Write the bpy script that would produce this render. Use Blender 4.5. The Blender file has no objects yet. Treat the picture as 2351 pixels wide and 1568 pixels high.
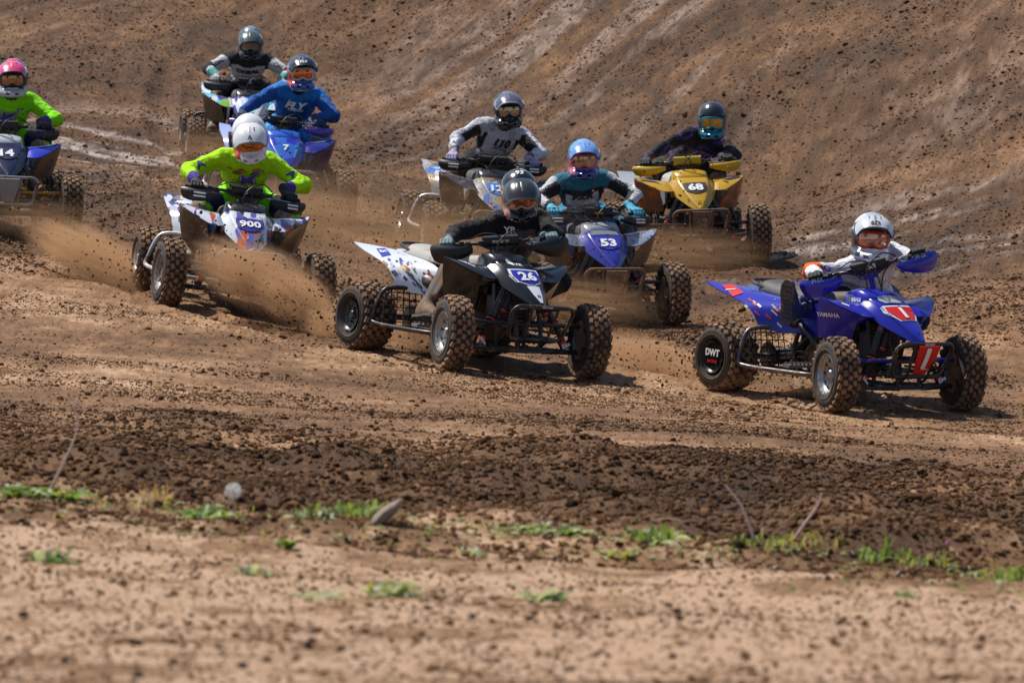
import bpy, math, random
import numpy as np
from mathutils import Vector, Matrix, Quaternion
from mathutils.bvhtree import BVHTree

R = math.radians
random.seed(7)
rng = np.random.default_rng(7)
scene = bpy.context.scene
col = scene.collection

# ------------------------------------------------------------------ camera
CAM_Z, PITCH, LENS = 4.61, 6.17, 200.0
FPX = 2351 * LENS / 36.0                 # focal length in reference pixels (2351 wide)
cam_d = bpy.data.cameras.new('camera'); cam = bpy.data.objects.new('camera', cam_d); col.objects.link(cam)
cam_d.lens = LENS; cam_d.sensor_width = 36.0; cam_d.sensor_fit = 'HORIZONTAL'
cam_d.clip_start = 0.5; cam_d.clip_end = 3000
cam.location = (0, 0, CAM_Z); cam.rotation_euler = (R(90 - PITCH), 0, 0)
cam_d.dof.use_dof = True; cam_d.dof.focus_distance = 39.0; cam_d.dof.aperture_fstop = 7.1
scene.camera = cam

# ------------------------------------------------------------------ sky and sun
SUN = Vector((-0.50, 0.46, 1.0)).normalized()
world = bpy.data.worlds.new('World'); scene.world = world; world.use_nodes = True
wn = world.node_tree; bg = wn.nodes['Background']
sky = wn.nodes.new('ShaderNodeTexSky'); sky.sky_type = 'NISHITA'; sky.sun_disc = False
sky.sun_elevation = math.asin(SUN.z); sky.sun_rotation = math.atan2(SUN.x, SUN.y)
sky.air_density = 1.0; sky.dust_density = 1.2; sky.altitude = 300
wn.links.new(sky.outputs[0], bg.inputs[0]); bg.inputs[1].default_value = 0.088
sl = bpy.data.lights.new('sun', 'SUN'); sl.energy = 5.0; sl.angle = R(0.55); sl.color = (1.0, 0.95, 0.87)
so = bpy.data.objects.new('sun', sl); col.objects.link(so)
so.rotation_euler = (-SUN).to_track_quat('-Z', 'Y').to_euler(); so.location = (-20, 20, 40)
vs = scene.view_settings
vs.view_transform = 'Standard'; vs.look = 'None'; vs.gamma = 1; vs.exposure = 0.24; vs.use_curve_mapping = False
scene.cycles.max_bounces = 6; scene.cycles.diffuse_bounces = 3; scene.cycles.glossy_bounces = 3
scene.cycles.transmission_bounces = 4; scene.cycles.transparent_max_bounces = 12; scene.cycles.volume_bounces = 1
scene.cycles.volume_step_rate = 2.0; scene.cycles.volume_max_steps = 96
scene.cycles.use_denoising = True

CAM_M = Matrix.Translation((0, 0, CAM_Z)) @ Matrix.Rotation(R(90 - PITCH), 4, 'X')
CAM_R = np.array(CAM_M.to_3x3())

def at(u, v, D):
    """World point that stands at distance D (along the view axis) where the photograph shows (u, v)."""
    return CAM_M @ Vector(((u - 1175.5) / FPX * D, (784 - v) / FPX * D, -D))

# ------------------------------------------------------------------ numpy noise
_tab = np.random.default_rng(3).random((257, 257))
_tab[256, :] = _tab[0, :]; _tab[:, 256] = _tab[:, 0]
def vnoise(x, y):
    xi = np.floor(x); yi = np.floor(y); fx = x - xi; fy = y - yi
    xi = xi.astype(np.int64) & 255; yi = yi.astype(np.int64) & 255
    fx = fx * fx * (3 - 2 * fx); fy = fy * fy * (3 - 2 * fy)
    a = _tab[xi, yi]; b = _tab[xi + 1, yi]; c = _tab[xi, yi + 1]; d = _tab[xi + 1, yi + 1]
    return (a + (b - a) * fx) * (1 - fy) + (c + (d - c) * fx) * fy
def fbm(x, y, octs=4, gain=0.5):
    s = 0; a = 1.0; n = 0
    for o in range(octs):
        s = s + a * vnoise(x * 2 ** o + 17.3 * o, y * 2 ** o + 9.1 * o); n += a; a *= gain
    return s / n
def sstep(a, b, x):
    t = np.clip((x - a) / (b - a), 0, 1); return t * t * (3 - 2 * t)

# ------------------------------------------------------------------ mesh helpers
def link_mesh(name, me, mat=None, parent=None):
    o = bpy.data.objects.new(name, me); col.objects.link(o)
    if parent is not None: o.parent = parent
    if mat is not None:
        if not me.materials: me.materials.append(None)
        o.material_slots[0].link = 'OBJECT'; o.material_slots[0].material = mat
    return o

def mesh_from(v, f, smooth=True, name='m', angle=None):
    me = bpy.data.meshes.new(name)
    me.from_pydata([tuple(map(float, p)) for p in v], [], [tuple(int(i) for i in q) for q in f])
    me.update()
    if smooth:
        me.polygons.foreach_set('use_smooth', np.ones(len(me.polygons), dtype=bool))
        if angle: me.set_sharp_from_angle(angle=R(angle))
    return me

def fast_mesh(name, verts, faces, smooth=True):
    """verts (n,3), faces (m,k) arrays of one face size."""
    verts = np.ascontiguousarray(verts, dtype=np.float32); faces = np.ascontiguousarray(faces, dtype=np.int32)
    me = bpy.data.meshes.new(name); k = faces.shape[1]
    me.vertices.add(len(verts)); me.vertices.foreach_set('co', verts.ravel())
    me.loops.add(faces.size); me.loops.foreach_set('vertex_index', faces.ravel())
    me.polygons.add(len(faces))
    me.polygons.foreach_set('loop_start', np.arange(0, faces.size, k, dtype=np.int32))
    me.polygons.foreach_set('loop_total', np.full(len(faces), k, dtype=np.int32))
    me.update(calc_edges=True); me.validate()
    me.polygons.foreach_set('use_smooth', np.full(len(me.polygons), smooth, dtype=bool))
    return me

def crom(P, n, closed=False):
    """Catmull-Rom through the points of P along axis 0, n samples per span."""
    P = np.asarray(P, float); m = len(P)
    if m < 2: return P
    out = []
    spans = m if closed else m - 1
    for i in range(spans):
        if closed: p0, p1, p2, p3 = P[(i - 1) % m], P[i], P[(i + 1) % m], P[(i + 2) % m]
        else: p0, p1, p2, p3 = P[max(i - 1, 0)], P[i], P[i + 1], P[min(i + 2, m - 1)]
        for k in range(n):
            t = k / n
            out.append(0.5 * (2 * p1 + (p2 - p0) * t + (2 * p0 - 5 * p1 + 4 * p2 - p3) * t * t + (3 * p1 - p0 - 3 * p2 + p3) * t ** 3))
    if not closed: out.append(P[-1])
    return np.array(out)

class MB:
    def __init__(s): s.v = []; s.f = []
    def add(s, v, f):
        o = len(s.v); s.v += [tuple(p) for p in v]; s.f += [tuple(i + o for i in q) for q in f]; return s
    def box(s, c, size, rot=None, taper=1.0):
        x, y, z = [d / 2 for d in size]; v = []
        for sx, sy, sz in ((-1,-1,-1),(1,-1,-1),(1,1,-1),(-1,1,-1),(-1,-1,1),(1,-1,1),(1,1,1),(-1,1,1)):
            k = taper if sz > 0 else 1.0
            p = Vector((sx * x * k, sy * y * k, sz * z))
            if rot: p = rot @ p
            v.append(p + Vector(c))
        return s.add(v, [(0,3,2,1),(4,5,6,7),(0,1,5,4),(1,2,6,5),(2,3,7,6),(3,0,4,7)])
    def tube(s, pts, r, sides=8, closed=False, smooth=0, cap=True):
        P = np.asarray(pts, float)
        if smooth: P = crom(P, smooth, closed)
        n = len(P); rr = np.full(n, r) if np.isscalar(r) else np.interp(np.linspace(0, 1, n), np.linspace(0, 1, len(r)), r)
        T = np.roll(P, -1, 0) - np.roll(P, 1, 0) if closed else np.gradient(P, axis=0)
        T /= np.linalg.norm(T, axis=1)[:, None] + 1e-12
        u = np.cross(T[0], (0, 0, 1.0))
        if np.linalg.norm(u) < 1e-3: u = np.cross(T[0], (1.0, 0, 0))
        u /= np.linalg.norm(u); rings = []
        for i in range(n):
            u = u - T[i] * u.dot(T[i]); u /= np.linalg.norm(u) + 1e-12; w = np.cross(T[i], u)
            a = np.arange(sides) * 2 * math.pi / sides
            rings.append(P[i] + rr[i] * (np.cos(a)[:, None] * u + np.sin(a)[:, None] * w))
        v = np.concatenate(rings); f = []
        for i in range(n if closed else n - 1):
            j = (i + 1) % n
            for k in range(sides):
                l = (k + 1) % sides; f.append((i * sides + k, i * sides + l, j * sides + l, j * sides + k))
        if cap and not closed:
            f.append(tuple(range(sides))[::-1]); f.append(tuple(range((n - 1) * sides, n * sides)))
        return s.add(v, f)
    def lathe(s, prof, n=24, axis='y', c=(0, 0, 0)):
        """prof = list of (radius, offset along the axis)."""
        v = []; f = []; m = len(prof)
        for i in range(n):
            a = 2 * math.pi * i / n
            for r, h in prof:
                p = (r * math.cos(a), h, r * math.sin(a)) if axis == 'y' else ((h, r * math.cos(a), r * math.sin(a)) if axis == 'x' else (r * math.cos(a), r * math.sin(a), h))
                v.append((p[0] + c[0], p[1] + c[1], p[2] + c[2]))
        for i in range(n):
            j = (i + 1) % n
            for k in range(m - 1): f.append((i * m + k, i * m + k + 1, j * m + k + 1, j * m + k))
        return s.add(v, f)
    def sheet(s, ctrl, ru=4, rv=4, thick=0.005):
        """Curved sheet with thickness through a grid of control points."""
        P = np.asarray(ctrl, float)
        P = crom(P, ru); P = np.swapaxes(crom(np.swapaxes(P, 0, 1), rv), 0, 1)
        m, n = P.shape[:2]
        N = np.cross(np.gradient(P, axis=0), np.gradient(P, axis=1)); N /= np.linalg.norm(N, axis=2)[:, :, None] + 1e-12
        A = P + N * thick / 2; B = P - N * thick / 2
        v = np.concatenate([A.reshape(-1, 3), B.reshape(-1, 3)]); o = m * n; f = []
        I = lambda i, j: i * n + j
        for i in range(m - 1):
            for j in range(n - 1):
                f.append((I(i, j), I(i + 1, j), I(i + 1, j + 1), I(i, j + 1)))
                f.append((o + I(i, j), o + I(i, j + 1), o + I(i + 1, j + 1), o + I(i + 1, j)))
        for i in range(m - 1):
            f.append((I(i, 0), o + I(i, 0), o + I(i + 1, 0), I(i + 1, 0)))
            f.append((I(i, n - 1), I(i + 1, n - 1), o + I(i + 1, n - 1), o + I(i, n - 1)))
        for j in range(n - 1):
            f.append((I(0, j), I(0, j + 1), o + I(0, j + 1), o + I(0, j)))
            f.append((I(m - 1, j), o + I(m - 1, j), o + I(m - 1, j + 1), I(m - 1, j + 1)))
        return s.add(v, f)
    def loft(s, rings, ru=4, cap=True):
        """Closed rings (m stations x k points), smoothed along the stations."""
        P = crom(np.asarray(rings, float), ru); P = np.array([crom(r, 3, True) for r in P])
        m, n = P.shape[:2]; f = []
        for i in range(m - 1):
            for k in range(n):
                l = (k + 1) % n; f.append((i * n + k, i * n + l, (i + 1) * n + l, (i + 1) * n + k))
        if cap: f.append(tuple(range(n))[::-1]); f.append(tuple(range((m - 1) * n, m * n)))
        return s.add(P.reshape(-1, 3), f)
    def mirror(s):
        o = MB(); o.v = [(a, -b, c) for a, b, c in s.v]; o.f = [tuple(reversed(q)) for q in s.f]; return o
    def join(s, o): return s.add(o.v, o.f)
    def mesh(s, name='m', smooth=True, angle=40): return mesh_from(s.v, s.f, smooth, name, angle)

# ------------------------------------------------------------------ implicit surfaces (bodies, helmets, gloves, boots)
def surface_nets(F, org, h):
    S = F < 0
    c = [S[i:i + S.shape[0] - 1 or None, :, :] for i in (0, 1)]
    def cor(i, j, k):
        n = F.shape; return (slice(i, n[0] - 1 + i), slice(j, n[1] - 1 + j), slice(k, n[2] - 1 + k))
    cs = [(i, j, k) for i in (0, 1) for j in (0, 1) for k in (0, 1)]
    cnt = sum(S[cor(*q)].astype(np.int8) for q in cs)
    mask = (cnt > 0) & (cnt < 8)
    ids = np.argwhere(mask); acc = np.zeros((len(ids), 3)); num = np.zeros(len(ids))
    vals = {q: F[ids[:, 0] + q[0], ids[:, 1] + q[1], ids[:, 2] + q[2]] for q in cs}
    for q in cs:
        for ax in range(3):
            if q[ax]: continue
            r = list(q); r[ax] = 1; r = tuple(r); a, b = vals[q], vals[r]
            x = (a < 0) != (b < 0); t = np.where(x, a / np.where(a == b, 1, a - b), 0)
            p = np.zeros((len(ids), 3)); p[:] = q; p[:, ax] += t
            acc[x] += p[x]; num[x] += 1
    V = (ids + acc / num[:, None]) * h + np.asarray(org)
    index = np.full(mask.shape, -1, np.int64); index[mask] = np.arange(len(ids))
    faces = []
    for ax in range(3):
        a = [slice(1, -1)] * 3; b = [slice(1, -1)] * 3; a[ax] = slice(0, -1); b[ax] = slice(1, None)
        s0 = S[tuple(a)]; s1 = S[tuple(b)]; e = np.argwhere(s0 != s1)
        if not len(e): continue
        flip = s0[e[:, 0], e[:, 1], e[:, 2]]
        o1, o2 = (ax + 1) % 3, (ax + 2) % 3; q = []
        for d1, d2 in ((0, 0), (1, 0), (1, 1), (0, 1)):
            p = e.copy(); p[:, o1] += d1; p[:, o2] += d2; q.append(index[p[:, 0], p[:, 1], p[:, 2]])
        q = np.stack(q, 1); q[~flip] = q[~flip][:, ::-1]; faces.append(q)
    return V, np.concatenate(faces)

def grid_pts(lo, hi, h):
    ax = [np.arange(lo[i], hi[i] + h, h) for i in range(3)]
    return np.stack(np.meshgrid(*ax, indexing='ij'), -1)
def d_caps(P, a, b, ra, rb, want_t=False):
    a = np.asarray(a, float); b = np.asarray(b, float); ab = b - a
    t = np.clip(((P - a) @ ab) / (ab @ ab + 1e-12), 0, 1)
    d = np.linalg.norm(P - a - t[..., None] * ab, axis=-1) - (ra + (rb - ra) * t)
    return (d, t) if want_t else d
def d_ell(P, c, r, rot=None):
    q = P - np.asarray(c, float)
    if rot is not None: q = q @ rot
    r = np.asarray(r, float); k0 = np.linalg.norm(q / r, axis=-1); k1 = np.linalg.norm(q / r ** 2, axis=-1) + 1e-9
    return k0 * (k0 - 1) / k1
def d_box(P, c, b, rd=0.0):
    q = np.abs(P - np.asarray(c, float)) - (np.asarray(b, float) - rd)
    return np.linalg.norm(np.maximum(q, 0), axis=-1) + np.minimum(q.max(-1), 0) - rd
def smin(a, b, k):
    h = np.clip(0.5 + 0.5 * (b - a) / k, 0, 1); return b + (a - b) * h - k * h * (1 - h)
def wob(P, s): return (np.sin(P[..., 0] * s + 1.3 * np.sin(P[..., 1] * s * 0.8)) * np.sin(P[..., 2] * s * 1.1 + 1.7 * np.sin(P[..., 0] * s * 0.6)) + np.sin(P[..., 1] * s * 1.3 + P[..., 2] * s * .7))

def set_colors(me, C):
    at_ = me.color_attributes.new('Col', 'FLOAT_COLOR', 'POINT')
    C = np.concatenate([np.asarray(C, float), np.ones((len(C), 1))], 1).astype(np.float32)
    at_.data.foreach_set('color', C.ravel())

def srgb(h, k=1.0):
    if isinstance(h, str):
        c = [int(h[i:i + 2], 16) / 255 for i in (0, 2, 4)]
    else: c = h
    return tuple(k * (x / 12.92 if x < 0.04045 else ((x + 0.055) / 1.055) ** 2.4) for x in c)

# ------------------------------------------------------------------ materials
DIRT = (0.20, 0.115, 0.065)
def new_mat(name):
    m = bpy.data.materials.new(name); m.use_nodes = True; nt = m.node_tree
    return m, nt, nt.nodes['Principled BSDF']
def nd(nt, t, **kw):
    n = nt.nodes.new(t)
    for k, v in kw.items(): setattr(n, k, v)
    return n
def noise_node(nt, scale, detail=4, rough=0.6, vec=None, dist=0.0):
    n = nd(nt, 'ShaderNodeTexNoise'); n.inputs['Scale'].default_value = scale; n.inputs['Detail'].default_value = detail
    n.inputs['Roughness'].default_value = rough; n.inputs['Distortion'].default_value = dist
    if vec is not None: nt.links.new(vec, n.inputs['Vector'])
    return n
def ramp(nt, src, a, b, ca=(0, 0, 0, 1), cb=(1, 1, 1, 1)):
    r = nd(nt, 'ShaderNodeValToRGB'); r.color_ramp.elements[0].position = a; r.color_ramp.elements[1].position = b
    r.color_ramp.elements[0].color = ca; r.color_ramp.elements[1].color = cb; nt.links.new(src, r.inputs[0]); return r
def mixc(nt, fac, a, b):
    m = nd(nt, 'ShaderNodeMix', data_type='RGBA')
    for sock, x in ((m.inputs[0], fac), (m.inputs[6], a), (m.inputs[7], b)):
        if hasattr(x, 'node'): nt.links.new(x, sock)
        elif isinstance(x, (int, float)): sock.default_value = x
        else: sock.default_value = (x[0], x[1], x[2], 1)
    return m.outputs[2]
_mc = {}
def mat(name, color=None, rough=0.4, metal=0.0, dirt=0.25, dscale=9.0, attr=False, bump=0.0, bscale=60, spec=0.5, colors=None, gscale=6.0, coat=0.0, dcol=DIRT):
    key = (name, color, rough, metal, dirt, attr, bump, colors, gscale, coat, dcol)
    if key in _mc: return _mc[key]
    m, nt, b = new_mat(name)
    tc = nd(nt, 'ShaderNodeTexCoord'); oi = nd(nt, 'ShaderNodeObjectInfo')
    ad = nd(nt, 'ShaderNodeVectorMath', operation='ADD'); sc_ = nd(nt, 'ShaderNodeVectorMath', operation='SCALE')
    cx = nd(nt, 'ShaderNodeCombineXYZ'); nt.links.new(oi.outputs['Random'], cx.inputs[0]); nt.links.new(oi.outputs['Random'], cx.inputs[2])
    nt.links.new(cx.outputs[0], sc_.inputs[0]); sc_.inputs['Scale'].default_value = 40
    nt.links.new(tc.outputs['Object'], ad.inputs[0]); nt.links.new(sc_.outputs[0], ad.inputs[1]); vec = ad.outputs[0]
    base = color or (0.5, 0.5, 0.5)
    if attr:
        a = nd(nt, 'ShaderNodeVertexColor', layer_name='Col'); base = a.outputs[0]
    if colors:          # printed graphics: slashes of several colours
        mp = nd(nt, 'ShaderNodeMapping'); nt.links.new(vec, mp.inputs[0]); mp.inputs['Rotation'].default_value = (0.5, 0.7, 0.4)
        mp.inputs['Scale'].default_value = (1, 2.6, 1)
        vo = nd(nt, 'ShaderNodeTexVoronoi'); vo.inputs['Scale'].default_value = gscale; nt.links.new(mp.outputs[0], vo.inputs['Vector'])
        sp = nd(nt, 'ShaderNodeSeparateColor'); nt.links.new(vo.outputs['Color'], sp.inputs[0])
        rp = nd(nt, 'ShaderNodeValToRGB'); rp.color_ramp.interpolation = 'CONSTANT'
        els = rp.color_ramp.elements
        for i, c in enumerate(colors):
            e = els[i] if i < 2 else els.new(i / len(colors))
            e.position = i / len(colors); e.color = (c[0], c[1], c[2], 1)
        nt.links.new(sp.outputs[0], rp.inputs[0]); base = rp.outputs[0]
    if dirt > 0:
        n1 = noise_node(nt, dscale, 6, 0.68, vec); n2 = noise_node(nt, dscale * 9, 3, 0.6, vec)
        mx = nd(nt, 'ShaderNodeMath', operation='MULTIPLY_ADD'); nt.links.new(n2.outputs[0], mx.inputs[0]); mx.inputs[1].default_value = 0.45
        nt.links.new(n1.outputs[0], mx.inputs[2])
        r = ramp(nt, mx.outputs[0], 0.98 - dirt * 0.62, 1.02 - dirt * 0.36)
        base_s = mixc(nt, r.outputs[0], base, dcol)
        nt.links.new(base_s, b.inputs['Base Color'])
        rm = nd(nt, 'ShaderNodeMapRange'); nt.links.new(r.outputs[0], rm.inputs[0]); rm.inputs[3].default_value = rough; rm.inputs[4].default_value = 0.9
        nt.links.new(rm.outputs[0], b.inputs['Roughness'])
        mm = nd(nt, 'ShaderNodeMapRange'); nt.links.new(r.outputs[0], mm.inputs[0]); mm.inputs[3].default_value = metal; mm.inputs[4].default_value = 0
        nt.links.new(mm.outputs[0], b.inputs['Metallic'])
    else:
        if hasattr(base, 'node'): nt.links.new(base, b.inputs['Base Color'])
        else: b.inputs['Base Color'].default_value = (*base, 1)
        b.inputs['Roughness'].default_value = rough; b.inputs['Metallic'].default_value = metal
    b.inputs['Specular IOR Level'].default_value = spec; b.inputs['Coat Weight'].default_value = coat
    if bump:
        nb = noise_node(nt, bscale, 4, 0.6, vec); bp = nd(nt, 'ShaderNodeBump'); bp.inputs['Strength'].default_value = bump
        bp.inputs['Distance'].default_value = 0.01 if bscale > 40 else 0.03; nt.links.new(nb.outputs[0], bp.inputs['Height']); nt.links.new(bp.outputs[0], b.inputs['Normal'])
    _mc[key] = m
    return m

def tag(o, label=None, cat=None, group=None, kind=None):
    if label: o['label'] = label
    if cat: o['category'] = cat
    if group: o['group'] = group
    if kind: o['kind'] = kind
    return o
def empty(name, M=None):
    o = bpy.data.objects.new(name, None); o.empty_display_size = 0.2; col.objects.link(o)
    if M is not None: o.matrix_world = M
    return o
# ------------------------------------------------------------------ where the quads stand: (u, v, distance) of the front axle on the ground, heading, steering
QUADS = {
 'q1':   dict(p=(2060, 941, 38.4), th=36, steer=-16, roll=0.0, bar=-13, bar_z=.075, bar_roll=5),
 'q26':  dict(p=(1188, 858, 38.8), th=32, steer=-13, roll=0.0, bar=-9),
 'q900': dict(p=(550, 727, 41.7), th=12, steer=4, roll=0.0),
 'q53':  dict(p=(1392, 745, 46.1), th=14, steer=3, roll=1.5),
 'q110': dict(p=(1128, 612, 49.6), th=11, steer=-4, roll=0.0),
 'q68':  dict(p=(1601, 603, 49.6), th=9, steer=-4, roll=-1.0),
 'qfly': dict(p=(642, 507, 50.7), th=10, steer=3, roll=0.0),
 'qone': dict(p=(566, 392, 58.4), th=7, steer=0, roll=0.0),
 'q14':  dict(p=(6, 533, 47.6), th=11, steer=0, roll=0.0),
}
# ------------------------------------------------------------------ terrain: a smooth surface through surveyed points, with soil relief on top
CTRL = [(1905,948,38.07),(2215,937,38.73),(1665,895,39.15),(1980,893,39.75),
 (1040,848,38.5),(1355,868,39.1),(828,800,39.6),(1110,815,40.2),
 (400,705,41.6),(743,745,41.8),(345,662,42.9),(690,700,43.1),
 (1270,742,46.0),(1520,754,46.25),(1392,705,47.4),(1000,606,49.4),(1255,616,49.7),(1128,580,50.9),
 (1466,600,49.5),(1736,606,49.7),(1601,575,50.9),(521,505,50.6),(763,509,50.8),(642,478,52),
 (454,389,58.3),(678,395,58.5),(566,370,59.7),(-120,528,47.5),(138,537,47.7),
 (0,1568,13.5),(1175,1568,13.4),(2351,1568,13.3),(0,1640,12.2),(2351,1640,12.1),(1175,1700,11.6),
 (0,1140,21.6),(600,1185,21.6),(1175,1215,21.6),(1750,1250,21.4),(2351,1310,21.2),
 (0,1335,17.3),(1175,1380,17.3),(2351,1420,17.2),
 (0,1045,26.5),(1175,1105,26.5),(2351,1165,26.5),
 (0,968,31.0),(600,985,31.0),(1175,1018,31.0),(1750,1050,31.0),(2351,1088,31.2),
 (0,880,34.6),(600,915,34.6),(1175,955,34.6),(1750,985,34.6),(2351,1028,34.8),
 (0,740,39.3),(2351,955,38.6),(2351,885,41.0),(2351,790,43.5),(2351,650,46.5),(2351,520,49.0),(2351,260,52.6),(2351,0,56),(2351,-160,59),
 (2000,700,45.5),(2000,560,49.5),(2000,420,53),(2000,200,56),(2000,0,59),(1800,480,54),(1175,450,57),(1175,300,60),(1175,150,62),(1175,0,64),(1175,-160,66.5),
 (800,400,57),(800,200,62.5),(800,0,65.5),(300,430,53),(300,300,60),(300,150,64),(0,430,53),(0,280,60),(0,120,65),(0,0,68),(0,-160,71),(566,100,65),(600,-160,69),(1700,100,58.8),(1700,-160,63)]
PTS = np.array([at(*c) for c in CTRL])
def _U(r2): return 0.5 * r2 * np.log(r2 + 1e-9)
def _solve():
    X = PTS[:, :2]; n = len(X); d = ((X[:, None] - X[None]) ** 2).sum(-1)
    A = np.zeros((n + 3, n + 3)); A[:n, :n] = _U(d) + np.eye(n) * 0.6; A[:n, n] = 1; A[:n, n + 1:] = X; A[n:, :n] = A[:n, n:].T
    return np.linalg.solve(A, np.concatenate([PTS[:, 2], np.zeros(3)]))
_W = _solve()
def base_z(x, y):
    x = np.asarray(x, float); y = np.asarray(y, float)
    yc = np.clip(y, 11.0, 71.5); lim = 0.1 * yc + 0.9; xc = np.clip(x, -lim, lim)
    z = _W[len(PTS)] + _W[len(PTS) + 1] * xc + _W[len(PTS) + 2] * yc
    for i in range(len(PTS)): z = z + _W[i] * _U((xc - PTS[i, 0]) ** 2 + (yc - PTS[i, 1]) ** 2)
    return z
def lane(x, y):   # coordinate across the track: distance corrected for the track running obliquely
    return y - 0.42 * x
def zones(x, y):
    """soil zones in plan: dark tilled berm, packed lane, dry verge, far bank"""
    w = (fbm(x * 0.5, y * 0.35, 3) - 0.5) * 3.0
    Y = y + 0.55 * x * 0 + w
    verge = 1 - sstep(17.0, 23.4, Y + 0.5 * x + (fbm(x * 2.2, y * 1.2 + 70, 3) - .5) * 5)
    berm = sstep(18.0, 23.0, Y + 0.5 * x + (fbm(x * 2.2, y * 1.2 + 70, 3) - .5) * 5) * (1 - sstep(28.4, 33.0, Y - 0.15 * x + (fbm(x * 1.6 + 9, y * .9, 3) - .5) * 6))
    far = sstep(43, 48, Y)
    return verge, berm, far
RUTS = []
for _k, _q in QUADS.items():
    _p = at(*_q['p']); _t = R(_q['th'] + 10); RUTS.append((_p.x, _p.y, math.sin(_t), -math.cos(_t), 9.0))
def relief(x, y):
    """Relief the sheet itself carries: swells, ruts and tyre scars (clods are laid on it one by one)."""
    verge, berm, far = zones(x, y)
    packed = np.clip(1 - verge - berm - far * 0.8, 0, 1)
    z = (0.05 + 0.09 * far + 0.05 * berm) * (fbm(x * 0.7, y * 0.5, 2) - 0.5) + (0.035 * verge + 0.26 * berm + 0.02 * packed + 0.08 * far) * (fbm(x * 2.2 + 9, y * 1.6, 2) - 0.5)
    s = x * 0.80 - y * 0.60; t = x * 0.60 + y * 0.80
    z = z + far * 0.09 * (fbm(s * 1.9, t * 0.22, 2) - 0.5)
    for ox, oy, hx, hy, ln in RUTS:
        a = -((x - ox) * hx + (y - oy) * hy); b_ = (x - ox) * hy - (y - oy) * hx + 0.035 * a * a * np.sign(hx)
        w = sstep(-.2, .4, a) * (1 - sstep(ln * .5, ln, a)); e = (np.abs(b_) - .5) / .13
        z = z + w * (0.030 * np.exp(-(np.abs(e) - 1.6) ** 2 * 3) - 0.034 * np.exp(-e * e))
    z = z + packed * 0.03 * (fbm((y + 0.10 * x) * 1.5, x * 0.18 + 30, 2) - 0.5)
    return z
TIRE = []      # filled with wheel contact points: the soil is pressed flat under the tyres
def ground_z(x, y):
    z = base_z(x, y) + relief(x, y)
    return z

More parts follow.
